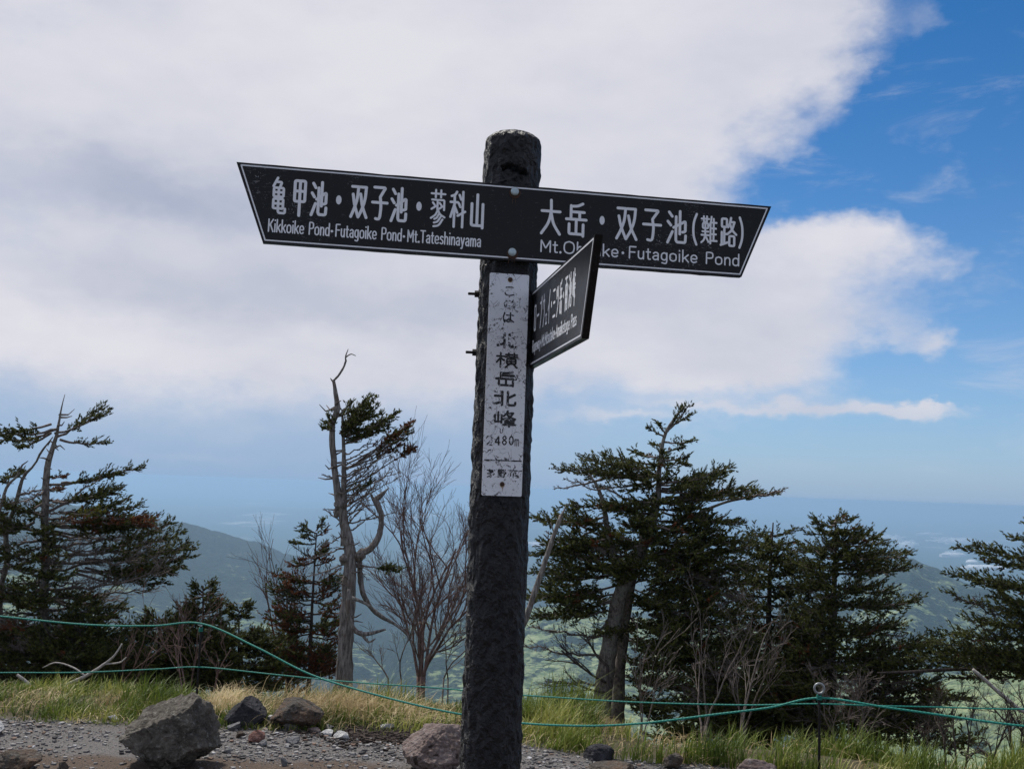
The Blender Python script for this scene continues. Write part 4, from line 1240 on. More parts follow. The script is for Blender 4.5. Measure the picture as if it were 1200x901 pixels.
class Tree:
    def __init__(s, name, label, base, Y, cat='tree', mpp=None):
        s.Y = Y; s.k = Y/F                      # metres per picture pixel there
        b = P(base[0], base[1], Y)
        s.gz = float(height(b.x, Y))
        s.root = empty(name, (b.x, Y, s.gz), label, cat)
        s.fol = Acc(); s.limb = Acc(); s.trunks = Acc(); s.twig = Acc(); s.name = name; s.stems = []
        s.loc = np.array([b.x, Y, s.gz])
    def pt(s, px, py, d=0.0): return np.array(P(px, py, s.Y+d))
    def trunk(s, pts, tg=None, ground=True, sides=12, rough=0.05, stub=True, n=44):
        """pts: (px, py, width px, depth offset)"""
        C = [np.append(s.pt(q[0], q[1], q[3] if len(q) > 3 else 0), q[2]*s.k/2) for q in pts]
        if ground:
            b = C[0]; gz = float(height(b[0], b[1]))
            if b[2] > gz-0.2: C.insert(0, np.array([b[0]-(C[1][0]-b[0])*0.3, b[1], gz-0.25, b[3]*1.25]))
        q = resample(np.array(C), n)
        jit = np.stack([rng.normal(0, 1, n) for _ in range(3)], 1)*q[:, 3:4]*0.05
        r = q[:, 3]*(1+rough*rng.normal(0, 1, n))
        s.stems.append(Acc()); tubes(s.stems[-1], q[None, :, :3]+jit[None], np.maximum(r*0.80, 0.0015)[None], sides)
        return q
    def limbs(s, Cs, Rs, acc=None, sides=5):
        tubes(acc or s.limb, Cs, Rs, sides)
    def pad(s, ax, ay, bx, by, Wp, kind='g', dA=0.0, dB=None, start=0.25, dens=1.0, sag=0.06, lift=0.0, thick=5, phi=0.62, sl=0.034):
        """a flat bough from A to B with side sprays of half width Wp pixels"""
        if dB is None: dB = rng.normal(0, 0.22)
        A = s.pt(ax, ay, dA); B = s.pt(bx, by, dB)
        L = np.linalg.norm(B-A)
        n = 12
        t = np.linspace(0, 1, n)[:, None]
        C = A+(B-A)*t + np.array([0, 0, -1])*sag*L*4*t*(1-t)*(1-t*0.3) + np.array([0, 0, 1])*lift*L*t*t
        wob = rng.normal(0, 0.012*L, (n, 3)); wob[0] = 0; wob[-1] = 0
        C = C+wob*(0.6 if kind != 'b' else 1.2)
        s.limbs(C[None], ((thick*0.55*s.k/2)*(1-0.85*t[:, 0]) + 0.0018)[None], sides=5)
        Wm = Wp*s.k
        m = int(max(6, L/0.026*dens))
        tt = start+(1-start)*(np.arange(m)+rng.random(m))/m
        tt = np.clip(tt, 0, 0.995)
        O = np.stack([np.interp(tt, t[:, 0], C[:, i]) for i in range(3)], 1)
        ld = nrm((B-A)[None])
        hor = nrm(np.cross(ld, np.array([0, 0, 1.0])))      # sideways, mostly in depth
        up = np.cross(hor, ld)
        up = up*np.sign(up[:, 2:3])
        sgn = np.where(np.arange(m) % 2 == 0, 1.0, -1.0)[:, None]
        ph = rng.normal(0.12, phi, m)[:, None]
        lat = hor*sgn*np.cos(ph)+up*np.sin(ph)
        D = nrm(ld*0.75+lat*(0.9)+rng.normal(0, 0.12, (m, 3)))
        prof = np.sin(np.clip((tt-start)/(1-start), 0, 1)*PI*0.80+0.40)
        TL = Wm*(0.35+0.75*prof)*(0.65+0.6*rng.random(m))
        u = np.linspace(0, 1, 4)[None, :, None]
        Tw = O[:, None]+D[:, None]*u*TL[:, None, None]+np.array([0, 0, 1.0])*(0.22*TL[:, None, None]*u*u)
        if kind == 'b':
            Tw = Tw+rng.normal(0, 1, Tw.shape)*(TL[:, None, None]*0.06)*u
            tubes(s.twig, Tw, np.repeat((0.0038*(1-0.75*np.linspace(0, 1, 4)))[None], m, 0), 3, cap=False)
            # finer dead spray
            for rep in range(5):
                uu = rng.random(m)*0.8+0.1
                o2 = O+D*(uu*TL)[:, None]+np.array([0, 0, 1.0])*(0.22*TL*uu*uu)[:, None]
                d2 = nrm(D*0.9+ld*0.5+rng.normal(0, 0.55, (m, 3)))
                l2 = TL*(0.3+0.4*rng.random(m))
                u3 = np.linspace(0, 1, 3)[None, :, None]
                T2 = o2[:, None]+d2[:, None]*u3*l2[:, None, None]+rng.normal(0, 1, (m, 3, 3))*0.004
                tubes(s.twig, T2, np.repeat((0.0026*(1-0.7*np.linspace(0, 1, 3)))[None], m, 0), 3, cap=False)
            return
        tubes(s.twig, Tw[:, ::3], np.repeat((0.0030*(1-0.6*np.linspace(0, 1, 2)))[None], m, 0), 3, cap=False)
        dead = {'g': 0.0, 'r': 1.0, 'o': 0.5}.get(kind, 0.0)
        # shoots along each spray, alternating sides, and one at its end
        per = np.maximum(3, (TL/(0.0125*sl/0.034)).astype(int))
        I = np.repeat(np.arange(m), per)
        f = np.concatenate([(np.arange(p_)+0.5)/p_ for p_ in per])
        Os = O[I]+D[I]*(f*TL[I])[:, None]+np.array([0, 0, 1.0])*(0.22*TL[I]*f*f)[:, None]
        sg = np.where(rng.random(len(I)) < .5, -1.0, 1.0)[:, None]
        pl = nrm(np.cross(D[I], np.array([0, 0, 1.0])))
        Ds = D[I]*0.8+pl*sg*0.6+np.array([0, 0, 1.0])*rng.normal(0.30, 0.25, len(I))[:, None]+ld*0.25
        Os = Os+pl*rng.normal(0, 0.015, len(I))[:, None]+rng.normal(0, 0.006, (len(I), 3))
        dd = np.full(len(I), dead)
        if kind == 'g': dd = np.where(rng.random(m)[I] < 0.02, 1.0, 0.0)
        elif kind == 'r': dd = np.where(rng.random(m)[I] < 0.25, 0.0, 1.0)
        add_shoots(s.fol, Os, Ds, sl*(0.7+0.6*rng.random(len(I))), dd)
        # tip of the bough
        Oe = np.repeat(C[-4:-1], 5, 0); add_shoots(s.fol, Oe, ld+rng.normal(0, 0.45, (15, 3)), sl*(0.8+0.4*rng.random(15)), np.full(15, dead))
    def stubs(s, tr, n_, Lm=14):
        ys = [q[0] for q in tr]; xs = [q[1] for q in tr]
        for i in range(n_):
            y = rng.uniform(min(ys), max(ys)); x = float(np.interp(y, ys, xs)); L = rng.uniform(.4, 1.3)*Lm; sg = rng.choice([-1, 1]); dz = rng.uniform(-.3, .3)
            s.stems.append(Acc())
            C = np.array([s.pt(x, y, dz*.1), s.pt(x+sg*L*.6, y-rng.uniform(-3, 4), dz*.5), s.pt(x+sg*L, y-rng.uniform(-4, 7), dz)])
            tubes(s.twig, C, np.array([1.3, .9, .4])*s.k, 4)
            s.stems.pop()
    def fill(s, tr, n_, y0, y1, Wp, reach, kinds='g', spread=14, avoid=None):
        """boughs toward and away from the viewer; tr gives the stem as (py, px)"""
        ys = [q[0] for q in tr]; xs = [q[1] for q in tr]
        for i in range(n_):
            y = y0+(y1-y0)*(i+rng.random())/n_
            x = float(np.interp(y, ys, xs))
            f = 0.35+0.65*(y-y0)/(y1-y0)
            if avoid and y > avoid[2] and avoid[0]-25 < x < avoid[1]+25: continue
            dd = (-1 if i % 3 else 1)*reach*f*rng.uniform(0.6, 1.1)
            s.pad(x, y, x+rng.normal(0, spread)*f*2, y+rng.normal(2, 7), Wp*f, kinds[i % len(kinds)], dB=dd, start=0.12, thick=4, sag=0.03, dens=.75, sl=.042)
    def both(s, *a_, **k):
        """the same bough twice at different depths, for body"""
        dB = k.pop('dB', 0.25)
        s.pad(*a_, dB=dB, **k)
        a2_ = list(a_); a2_[2] += rng.normal(0, 7); a2_[3] += rng.normal(0, 5); 
        a2_[2] = a2_[0]+(a2_[2]-a2_[0])*0.88
        s.pad(*a2_, dB=-dB*1.1, **k)
    def finish(s, tm, lm, wm_=None):
        for acc_, nm, m_, sm in [(q, 'trunk', tm, True) for q in s.stems]+[(s.trunks, 'stems', tm, True), (s.limb, 'branches', lm, True), (s.twig, 'twigs', wm_ or lm, False), (s.fol, 'foliage', fol, False)]:
            if not acc_.v: continue
            o = acc_.build(nm, m_, None, sm)
            o.data.transform(Matrix.Translation(-Vector(s.loc)))
            o.parent = s.root
            if nm != 'trunk': o['kind'] = 'stuff'
        return s.root

# ---- left: wind-bent fir with three stems, cut by the left edge
t = Tree('wind_bent_fir', 'big wind-bent fir with leaning stems and a rust-red patch, at the left edge', (52, 800), 9.4)
t.trunk([(52, 800, 20), (54, 750, 15), (51, 706, 13), (54, 655, 12), (53, 609, 11), (55, 551, 9), (61, 528, 7), (66, 511, 5), (70, 490, 3), (72, 478, 2), (76, 462, 0.8)])
t.trunk([(2, 790, 12, .3), (0, 700, 9, .3), (9, 655, 8, .25), (7, 625, 7, .2), (18, 592, 6, .2), (27, 560, 5, .2), (40, 545, 3, .2), (48, 530, 3, .15), (62, 512, 1.5, .1)])
t.trunk([(-30, 790, 12, -.3), (-14, 690, 9, -.3), (-4, 610, 6, -.3), (2, 590, 5, -.3), (8, 570, 4, -.3), (20, 558, 3, -.3), (26, 545, 2.5, -.3), (33, 540, 1, -.3)])
pd = [  # ax,ay,bx,by,W,kind
 (66, 503, -12, 516, 13, 'g'), (60, 497, -6, 505, 10, 'g'), (64, 508, 128, 482, 12, 'g'), (66, 512, 122, 475, 9, 'g'), (70, 515, 128, 519, 9, 'g'), (60, 507, 20, 526, 7, 'g'),
 (58, 568, 168, 545, 12, 'g'), (72, 566, 140, 552, 12, 'g'), (62, 588, 143, 570, 14, 'g'), (66, 586, 138, 577, 12, 'g'), (70, 600, 165, 592, 15, 'g'), (74, 606, 186, 606, 15, 'g'),
 (60, 612, 178, 615, 13, 'g'), (56, 608, 118, 598, 11, 'o'), (66, 616, 158, 613, 13, 'r'), (62, 622, 150, 619, 10, 'g'), (54, 558, 78, 558, 6, 'r'), (54, 572, 74, 571, 5, 'r'),
 (80, 650, 215, 624, 17, 'g'), (100, 655, 226, 640, 19, 'g'), (90, 668, 228, 651, 16, 'g'), (100, 665, 205, 668, 15, 'g'), (90, 672, 195, 682, 12, 'g'),
 (40, 612, -20, 620, 15, 'g'), (50, 622, -10, 604, 13, 'g'), (50, 590, 20, 602, 8, 'g'), (10, 640, -40, 650, 12, 'g'),
 (60, 700, 150, 712, 18, 'g'), (60, 690, 120, 700, 14, 'g'), (50, 690, -30, 700, 20, 'g'), (50, 740, 150, 745, 26, 'g'), (50, 760, 160, 775, 24, 'g'), (40, 740, -30, 750, 26, 'g'), (50, 780, 130, 795, 20, 'g'), (30, 775, -40, 790, 22, 'g'),
 (40, 725, 10, 735, 12, 'r'),
]
for q in pd:
    big = q[4] > 12
    (t.both if big else t.pad)(*q, dB=0.3 if big else None, dens=1.15)
for q in [(120, 612, 180, 612, 14, 'r'), (118, 606, 176, 604, 12, 'r'), (66, 612, 112, 606, 12, 'r'), (84, 602, 124, 598, 9, 'o'), (44, 730, 4, 736, 14, 'r')]: t.pad(*q, dA=-.36, dB=-.42, start=0.05, thick=3)
for q in [(54, 640, 190, 620, 20), (52, 655, 205, 655, 20), (50, 668, 190, 640, 22), (56, 690, 200, 668, 22), (56, 700, 180, 690, 20), (50, 680, -20, 690, 18), (56, 625, 150, 632, 20),
          (55, 600, 120, 560, 10), (52, 650, -15, 672, 20), (55, 715, 140, 700, 22), (50, 630, 0, 640, 14), (54, 575, 20, 590, 12), (12, 620, -20, 600, 12), (54, 585, 90, 590, 8), (20, 580, 60, 570, 10), (55, 635, 120, 650, 18), (52, 720, -20, 715, 22), (55, 735, 130, 725, 24)]:
    t.pad(*q, kind='b', dB=rng.normal(0, .3), start=0.08, thick=6, sag=0.03)
t.fill([(505, 64), (560, 54), (620, 52), (800, 52)], 34, 585, 810, 26, 0.75, 'ggbg', 34)
t.fill([(505, 10), (800, -5)], 16, 560, 800, 18, 0.6, 'gbg', 26)
t.stubs([(480, 70), (511, 66), (551, 55), (609, 53), (706, 51), (780, 52)], 30)
for q in [(50, 640, -30, 655, 16), (10, 600, -40, 610, 14), (45, 600, 5, 590, 12), (8, 660, 60, 670, 14), (0, 700, 60, 706, 18), (0, 580, -40, 570, 12), (4, 560, 30, 552, 8)]: t.both(*q, dB=.3, start=.1, thick=3)
t.finish(b_fir, b_twig, b_twig)
# bleached branch lying under it
t = Tree('fallen_branch', 'bleached forked dead branch leaning out of the dark fir bottom left', (60, 812), 8.1, 'branch')
t.trunk([(60, 816, 5), (74, 804, 5), (100, 792, 5), (122, 778, 4), (134, 768, 3), (143, 754, 2)], ground=False, sides=7)
t.trunk([(122, 778, 3), (140, 776, 2.5), (148, 770, 1.5)], ground=False, sides=5, n=12)
t.trunk([(20, 790, 4), (40, 806, 5), (58, 822, 5), (66, 826, 4)], ground=False, sides=6, n=14)
t.trunk([(100, 792, 3), (86, 782, 2.5), (66, 776, 2), (50, 782, 1.5)], ground=False, sides=5, n=12)
t.finish(b_pale, b_pale)

# ---- low firs between the left tree and the dead tree
def small_fir(label, px, top, base, Y, halfw, lay, kind='g', seed=0, lean=0, dens=1.0, asym=0.0, name='small_fir', tw=7, bare=0.0):
    t = Tree(name, label, (px, base), Y)
    t.trunk([(px, base, tw), (px+lean*0.4, (base+top)/2, tw*0.6), (px+lean, top, 1.5)], n=20, sides=7)
    for k in range(lay):
        f = (k+0.3)/lay
        y = top+(base-top)*f*0.97
        x = px+lean*(1-f)
        hw = halfw*(0.22+0.78*min(1, f*2.0))*rng.uniform(0.6, 1.15)
        for sgn, dB in ((1, .1), (-1, -.1), (0.75, .5), (-0.75, .5), (.7, -.5), (-.7, -.5)):
            kk = kind if rng.random() > bare else 'b'
            if kind == 'm': kk = 'r' if rng.random() < 0.6 else ('b' if rng.random() < .2 else 'g')
            h_ = hw*abs(sgn)*(1+asym*np.sign(sgn))*rng.uniform(0.8, 1.1)
            if rng.random() < 0.12: continue
            y = y+rng.uniform(-5, 5)
            t.pad(x, y, x+np.sign(sgn)*h_, y-rng.uniform(-5, 14)*1, max(9, hw*0.42), kk, dB=dB*halfw*t.k*1.6*f, start=0.12, dens=dens, thick=3)
    t.finish(b_dark, b_dark)
    return t
small_fir('small dark fir whose tip stands just behind the left rope stake', 238, 686, 812, 9.6, 48, 13)
small_fir('low bushy dark fir between the left stake and the red-brown dying fir', 280, 718, 812, 10.0, 50, 10, asym=0.1)
small_fir('dark bushy fir low behind the left stake, on its left side', 186, 722, 814, 9.7, 62, 12, dens=1.1)
small_fir('low dark fir bush at the very left, in front of the leaning stems', 96, 730, 818, 9.1, 74, 11, dens=1.1)
small_fir('dying red-brown fir on the left of the dead tree', 362, 624, 806, 10.6, 56, 14, 'm', dens=0.8, asym=-0.2, lean=9, name='dying_fir')
small_fir('low dark fir right behind the foot of the dead tree', 338, 740, 806, 10.9, 34, 5)

# ---- dead tree with a living top swept to the right
t = Tree('dead_tree', 'tall weathered dead tree with one living fir top swept right, left of the signpost', (404, 794), 9.2)
t.trunk([(403, 800, 27), (404, 775, 23), (406, 740, 21), (409, 693, 20), (410, 650, 17), (403, 610, 14), (397, 585, 12), (392, 546, 9), (389, 505, 9), (395, 480, 9), (394, 465, 7), (391, 446, 5)], sides=14, n=60)
t.trunk([(390, 447, 3.5), (399, 437, 3.5), (405, 424, 3), (405, 418, 2.5), (408, 409, 1)], ground=False, sides=6, n=16)
t.trunk([(405, 419, 2.2), (411, 415, 1.8), (417, 417, 1)], ground=False, sides=5, n=8)
t.trunk([(390, 447, 3), (387, 443, 1)], ground=False, sides=5, n=6)
t.trunk([(404, 640, 12), (403, 585, 9), (403, 540, 6), (402, 502, 4.5), (401, 480, 3)], ground=False, sides=8, n=30)
t.trunk([(412, 655, 11), (422, 649, 11), (435, 642, 10), (444, 628, 9), (447, 608, 8), (443, 592, 9), (439, 583, 10)], ground=False, sides=10, n=30)
t.trunk([(440, 586, 9), (447, 580, 7), (456, 571, 1)], ground=False, sides=8, n=10)
t.trunk([(439, 588, 6), (435, 580, 4), (434, 577, 1)], ground=False, sides=6, n=8)
t.trunk([(421, 650, 8, .1), (424, 690, 8, .1), (438, 716, 6, .15), (460, 730, 4, .2)], ground=False, sides=7, n=20)
pd = [(400, 500, 437, 462, 6), (402, 505, 443, 476, 7), (398, 508, 430, 470, 6), (402, 512, 466, 484, 7), (404, 516, 455, 492, 7), (402, 500, 448, 484, 6), (396, 488, 412, 470, 6), (392, 498, 380, 494, 6),
      (404, 520, 446, 500, 9), (402, 508, 425, 488, 12), (392, 505, 384, 500, 5)]
for q in pd: t.both(*q, kind='g', dB=0.16, start=0.05, sag=0.04, dens=1.3, thick=4)
for q in [(404, 546, 483, 495, 11, 'r'), (420, 540, 478, 500, 10, 'g'), (404, 550, 483, 506, 11, 'g'), (410, 548, 470, 520, 8, 'r'), (404, 572, 484, 526, 8, 'r'), (404, 590, 436, 562, 6, 'g')]:
    t.pad(*q, start=0.45 if q[5] != 'r' or q[1] < 560 else 0.8, sag=0.03, thick=3.5, dB=rng.normal(0, .15))
for q in [(404, 540, 440, 520, 6), (404, 560, 455, 530, 9), (404, 578, 462, 535, 9), (404, 570, 440, 548, 9), (406, 600, 460, 548, 9), (404, 610, 430, 580, 8), (392, 560, 377, 556, 3), (410, 590, 442, 570, 6), (398, 610, 380, 596, 5), (408, 612, 465, 600, 3), (404, 625, 380, 640, 8), (408, 640, 360, 655, 8),
          (408, 660, 360, 675, 9), (414, 620, 440, 600, 8), (404, 600, 420, 560, 8), (410, 640, 430, 680, 8)]:
    t.pad(*q, kind='b', start=0.15, sag=0.02, thick=3, dB=rng.normal(0, .15), dens=.7)
# broken stubs and knots up the bare stem
for i in range(34):
    y = rng.uniform(470, 780); x = float(np.interp(y, [465, 505, 546, 585, 610, 650, 693, 800], [394, 389, 392, 397, 403, 410, 409, 404]))
    L = rng.uniform(5, 18)*(1 if rng.random() < .8 else 1.6); sg = rng.choice([-1, 1]); dz = rng.uniform(-.3, .3)
    tubes(t.twig, np.array([t.pt(x, y, dz*.1), t.pt(x+sg*L*.6, y-rng.uniform(-3, 5), dz*.5), t.pt(x+sg*L, y-rng.uniform(-4, 8), dz)]), np.array([1.4, .9, .4])*t.k, 5)
for q in ((398, 590, 17, 15), (394, 600, 9, 12), (404, 655, 16, 14), (421, 650, 15, 12)):
    t.trunk([(q[0], q[1]+q[3]/2, q[2]*.6), (q[0]+1, q[1], q[2]*1.2), (q[0], q[1]-q[3]/2, q[2]*.5)], ground=False, sides=9, n=8, rough=.12)
for q in [(404, 507, 438, 466, 6), (400, 510, 464, 487, 7)]: t.pad(*q, dB=-.2, start=0.05, thick=3, dens=1.3)
for q in [(404, 655, 470, 667, 8), (412, 660, 462, 664, 7)]: t.pad(*q, dB=-.1, start=0.6, thick=3)
for i in range(16):
    y = rng.uniform(525, 640); t.pad(403, y, 403+rng.uniform(25, 75), y-rng.uniform(12, 46), 7, 'b', dB=rng.normal(0, .2), start=.2, thick=2.6, dens=.5, sag=.02)
# bleached crooked limbs at its foot
for q in [[(409, 690, 5), (408, 715, 7), (413, 735, 7), (424, 743, 7), (438, 741, 5), (452, 737, 3)], [(412, 700, 5), (430, 708, 4), (448, 722, 4), (468, 735, 4), (478, 745, 3), (486, 762, 2)], [(424, 743, 5), (432, 752, 3), (440, 748, 2)]]:
    t.trunk([(x_, y_, w_, -.3) for x_, y_, w_ in q], ground=False, sides=7, n=20)
t.finish(b_dead, b_twig, b_twig)

# ---- bare shrubs and birches
def shrub(name, label, stems, Y, mat_, spread=0.5, levels=4, kids=3, seed=1, thick=5, zup=0.35, side=0.0, cat='shrub', curl=0.12, lenk=0.62):
    """stems: (base px, base py, tip px, tip py) main stems; they fork down to hair-fine twigs"""
    rd = np.random.default_rng(seed)
    b = stems[0]
    t = Tree(name, label, (b[0], b[1]), Y, cat)
    lev = {i: [] for i in range(levels+1)}
    def grow(p, d, L, lv, r):
        n_ = 7 if lv < 3 else 5
        pts = [p]; dd = d.copy()
        for i in range(n_-1):
            dd = nrm((dd+rd.normal(0, curl, 3)+np.array([side*0.03, 0, 0.05*zup]))[None])[0]
            pts.append(pts[-1]+dd*L/(n_-1))
        pts = np.array(pts); lev[lv].append((pts, r*np.linspace(1, 0.45 if lv < levels else 0.3, n_)))
        if lv >= levels: return
        nk = kids+(1 if rd.random() < .5 else 0)
        for k in range(nk):
            f = 0.25+0.75*(k+rd.random()*0.8)/nk; i = min(n_-1, int(f*(n_-1)))
            loc = nrm((pts[i]-pts[max(i-1, 0)])[None])[0] if i > 0 else d
            nd = nrm((loc+rd.normal(0, spread, 3)*np.array([1, 0.8, 0.7])+np.array([side*0.25, 0, zup*0.35]))[None])[0]
            grow(pts[i], nd, L*lenk*rd.uniform(0.7, 1.15), lv+1, r*0.62*(1-0.3*f))
    for (x0, y0, x1, y1) in stems:
        A_ = t.pt(x0, y0, rd.normal(0, .08)); B_ = t.pt(x1, y1, rd.normal(0, .3))
        gz = float(height(A_[0], A_[1]))
        L = np.linalg.norm(B_-A_)
        d = nrm((B_-A_)[None])[0]
        if A_[2] > gz: 
            tubes(t.trunks, np.array([[A_[0]-d[0]*.1, A_[1], gz-0.15], A_])[None], np.array([[thick*t.k*.45, thick*t.k*.38]]), 6)
        grow(A_, d, L*0.62, 0, thick*t.k*0.36)
    for lv, lst in lev.items():
        if not lst: continue
        Pt = np.array([q[0] for q in lst]); R = np.maximum(np.array([q[1] for q in lst]), 0.0014)
        tubes(t.trunks if lv < 1 else t.limb if lv < levels-1 else t.twig, Pt, R, 6 if lv < 1 else 4 if lv < levels-1 else 3, cap=False)
    t.finish(mat_, mat_)
    return t
shrub('bare_birch', 'bare reddish birch with a fan of fine twigs between dead tree and signpost',
      [(494, 792, 478, 640), (492, 792, 505, 515), (496, 792, 545, 590), (494, 790, 455, 560), (497, 792, 520, 560), (490, 792, 440, 640), (496, 790, 552, 650)], 9.9, b_birch, spread=0.34, levels=4, kids=4, seed=5, thick=5.5, cat='tree')
shrub('bare_shrub', 'bare twiggy shrub rising behind the red-brown dying fir', [(340, 790, 312, 600), (345, 790, 345, 590), (350, 790, 385, 620), (336, 790, 290, 650)], 11.4, b_birch, spread=0.4, levels=3, kids=3, seed=8, thick=4)
shrub('bare_shrub', 'thin bare shrub with pale twigs right beside the left rope stake', [(216, 815, 205, 690), (218, 815, 245, 675), (214, 815, 180, 700), (250, 815, 262, 720)], 8.3, b_birch, spread=0.4, levels=3, kids=3, seed=12, thick=3.2)
shrub('bare_shrub', 'thin bare brown shrub in front of the dark firs, left of the left stake', [(140, 815, 150, 720), (150, 815, 185, 715), (135, 815, 110, 730)], 8.3, b_birch, spread=0.4, levels=3, kids=2, seed=15, thick=3)
shrub('bare_shrub', 'tangle of grey twigs at the foot of the bare birch, next to the signpost', [(470, 795, 445, 700), (520, 795, 540, 690), (525, 795, 500, 710), (455, 795, 430, 735)], 9.0, b_twig, spread=0.5, levels=3, kids=3, seed=18, thick=2.6)
shrub('bare_shrub', 'tall bare shrub in front of the large fir, its stems forking high', [(826, 850, 840, 700), (828, 850, 862, 680), (872, 870, 905, 690), (870, 870, 930, 640), (868, 870, 850, 720), (822, 850, 800, 730)], 7.7, b_twig, spread=0.36, levels=4, kids=2, seed=23, thick=3.2)
shrub('bare_shrub', 'small thin twiggy shrub before the trunk of the large fir', [(752, 862, 742, 740), (754, 862, 775, 745), (750, 862, 760, 700)], 7.6, b_twig, spread=0.36, levels=3, kids=3, seed=27, thick=2.2)
shrub('bare_shrub', 'bare dark shrub in front of the right-hand fir, behind the ring stake', [(1000, 880, 960, 770), (1010, 880, 1020, 760), (990, 880, 1050, 790), (985, 880, 930, 800)], 7.9, b_twig, spread=0.5, levels=4, kids=3, seed=31, thick=3.5)
shrub('bare_shrub', 'tangled bare shrub against the yellow-green slope at lower right', [(1110, 905, 1080, 790), (1120, 905, 1140, 780), (1130, 905, 1180, 800), (1100, 905, 1050, 830), (1160, 905, 1200, 790)], 8.4, b_dark, spread=0.55, levels=4, kids=3, seed=35, thick=4)
shrub('bare_shrub', 'dark thick-stemmed bare shrub at the lower right edge', [(1190, 905, 1170, 800), (1200, 905, 1215, 780), (1180, 905, 1130, 850)], 7.6, b_dark, spread=0.55, levels=4, kids=3, seed=39, thick=7)
shrub('bare_shrub', 'low bare twigs reaching left from behind the large fir trunk', [(712, 812, 625, 770), (712, 800, 618, 752), (712, 780, 640, 640+80), (705, 830, 640, 812)], 9.3, b_dark, spread=0.3, levels=3, kids=3, seed=43, thick=4.5, zup=0.1)

# ---- bleached leaning snag just right of the signpost
t = Tree('leaning_snag', 'bare grey leaning snag just right of the signpost', (600, 760), 8.6, 'dead tree')
t.trunk([(600, 800, 12), (606, 750, 11), (617, 722, 9), (634, 672, 8), (648, 630, 6.5), (658, 604, 6)], sides=9, n=36)
t.trunk([(656, 606, 4), (661, 598, 2.5), (663, 592, 1)], ground=False, sides=5, n=8)
t.trunk([(650, 626, 3), (645, 612, 1.5)], ground=False, sides=5, n=6)
t.finish(b_dead, b_dead)

# ---- the large fir right of the signpost
t = Tree('large_fir', 'large spreading fir with a thick grey trunk right of the signpost, the biggest tree', (706, 850), 9.5)
t.trunk([(704, 850, 30), (708, 800, 26), (713, 763, 24), (722, 715, 22), (729, 690, 20), (745, 655, 17), (757, 630, 15), (770, 590, 10), (773, 544, 7), (779, 510, 5), (792, 488, 3), (803, 475, 1.5)], sides=16, n=70)
t.trunk([(723, 850, 22, .25), (726, 790, 18, .25), (731, 740, 16, .25), (739, 690, 13, .2), (748, 650, 10, .1)], sides=12, n=30)
t.trunk([(730, 690, 12), (722, 660, 10), (712, 620, 9), (708, 595, 7), (700, 570, 5), (690, 556, 3)], ground=False, sides=9, n=24)
t.trunk([(733, 668, 8, -.1), (712, 650, 7, -.15), (690, 638, 6, -.2), (668, 640, 4, -.2), (645, 628, 3, -.2)], ground=False, sides=8, n=20)
t.trunk([(756, 640, 9), (780, 622, 7), (810, 606, 6), (845, 590, 4), (880, 582, 3)], ground=False, sides=8, n=20)
pd = [(782, 506, 808, 474, 9), (788, 498, 811, 484, 8), (780, 512, 758, 500, 7), (778, 518, 812, 517, 8), (776, 522, 764, 520, 6), (776, 540, 808, 535, 8), (774, 530, 800, 524, 7), (785, 500, 800, 478, 10), (780, 508, 770, 494, 7),
 (772, 556, 648, 549, 13), (768, 548, 680, 538, 13), (768, 545, 706, 531, 11), (770, 536, 740, 528, 9), (760, 560, 690, 552, 14), (770, 560, 720, 545, 13), (755, 566, 700, 572, 10),
 (774, 566, 855, 547, 13), (776, 572, 850, 558, 13), (780, 582, 884, 576, 14), (790, 584, 915, 577, 9), (774, 576, 820, 565, 13), (775, 590, 845, 582, 13), (776, 600, 868, 612, 14), (770, 596, 820, 595, 13),
 (765, 590, 700, 588, 12), (760, 602, 710, 596, 12),
 (712, 612, 622, 606, 14), (708, 618, 650, 602, 12), (706, 606, 672, 612, 12), (715, 632, 660, 632, 14), (722, 640, 620, 650, 17), (724, 655, 640, 646, 16), (728, 660, 622, 672, 18), (726, 672, 640, 680, 18), (728, 684, 614, 700, 19), (728, 694, 640, 704, 18), (722, 702, 612, 724, 16), (725, 712, 660, 722, 14),
 (760, 622, 850, 628, 17), (762, 636, 880, 634, 18), (764, 648, 900, 640, 18), (760, 655, 850, 655, 19), (760, 664, 898, 665, 20), (758, 680, 890, 690, 20), (758, 690, 860, 698, 20), (758, 705, 885, 720, 22), (760, 720, 860, 735, 22), (760, 740, 890, 748, 22), (760, 760, 850, 765, 22), (760, 776, 880, 790, 22), (760, 800, 850, 812, 20),
 (750, 640, 700, 620, 16), (752, 620, 730, 612, 14), (770, 610, 830, 606, 16), (765, 615, 740, 600, 14), (760, 668, 720, 680, 14), (770, 700, 800, 690, 20), (770, 735, 820, 722, 22), (775, 780, 820, 770, 22), (780, 820, 860, 835, 18)]
for i, q in enumerate(pd):
    kind = 'g'
    (t.both if q[4] >= 12 else t.pad)(*q, kind=kind, dB=0.32 if q[4] >= 12 else None, start=0.05 if (q[0] >= 756 and q[1] > 640) else 0.22, dens=1.0, thick=4, sag=0.04)
for q in [(744, 640, 760, 634, 9, 'r'), (740, 632, 722, 626, 8, 'o'), (770, 616, 800, 622, 9, 'r')]: t.pad(*q, dB=-.45, dA=-.35, start=.1)
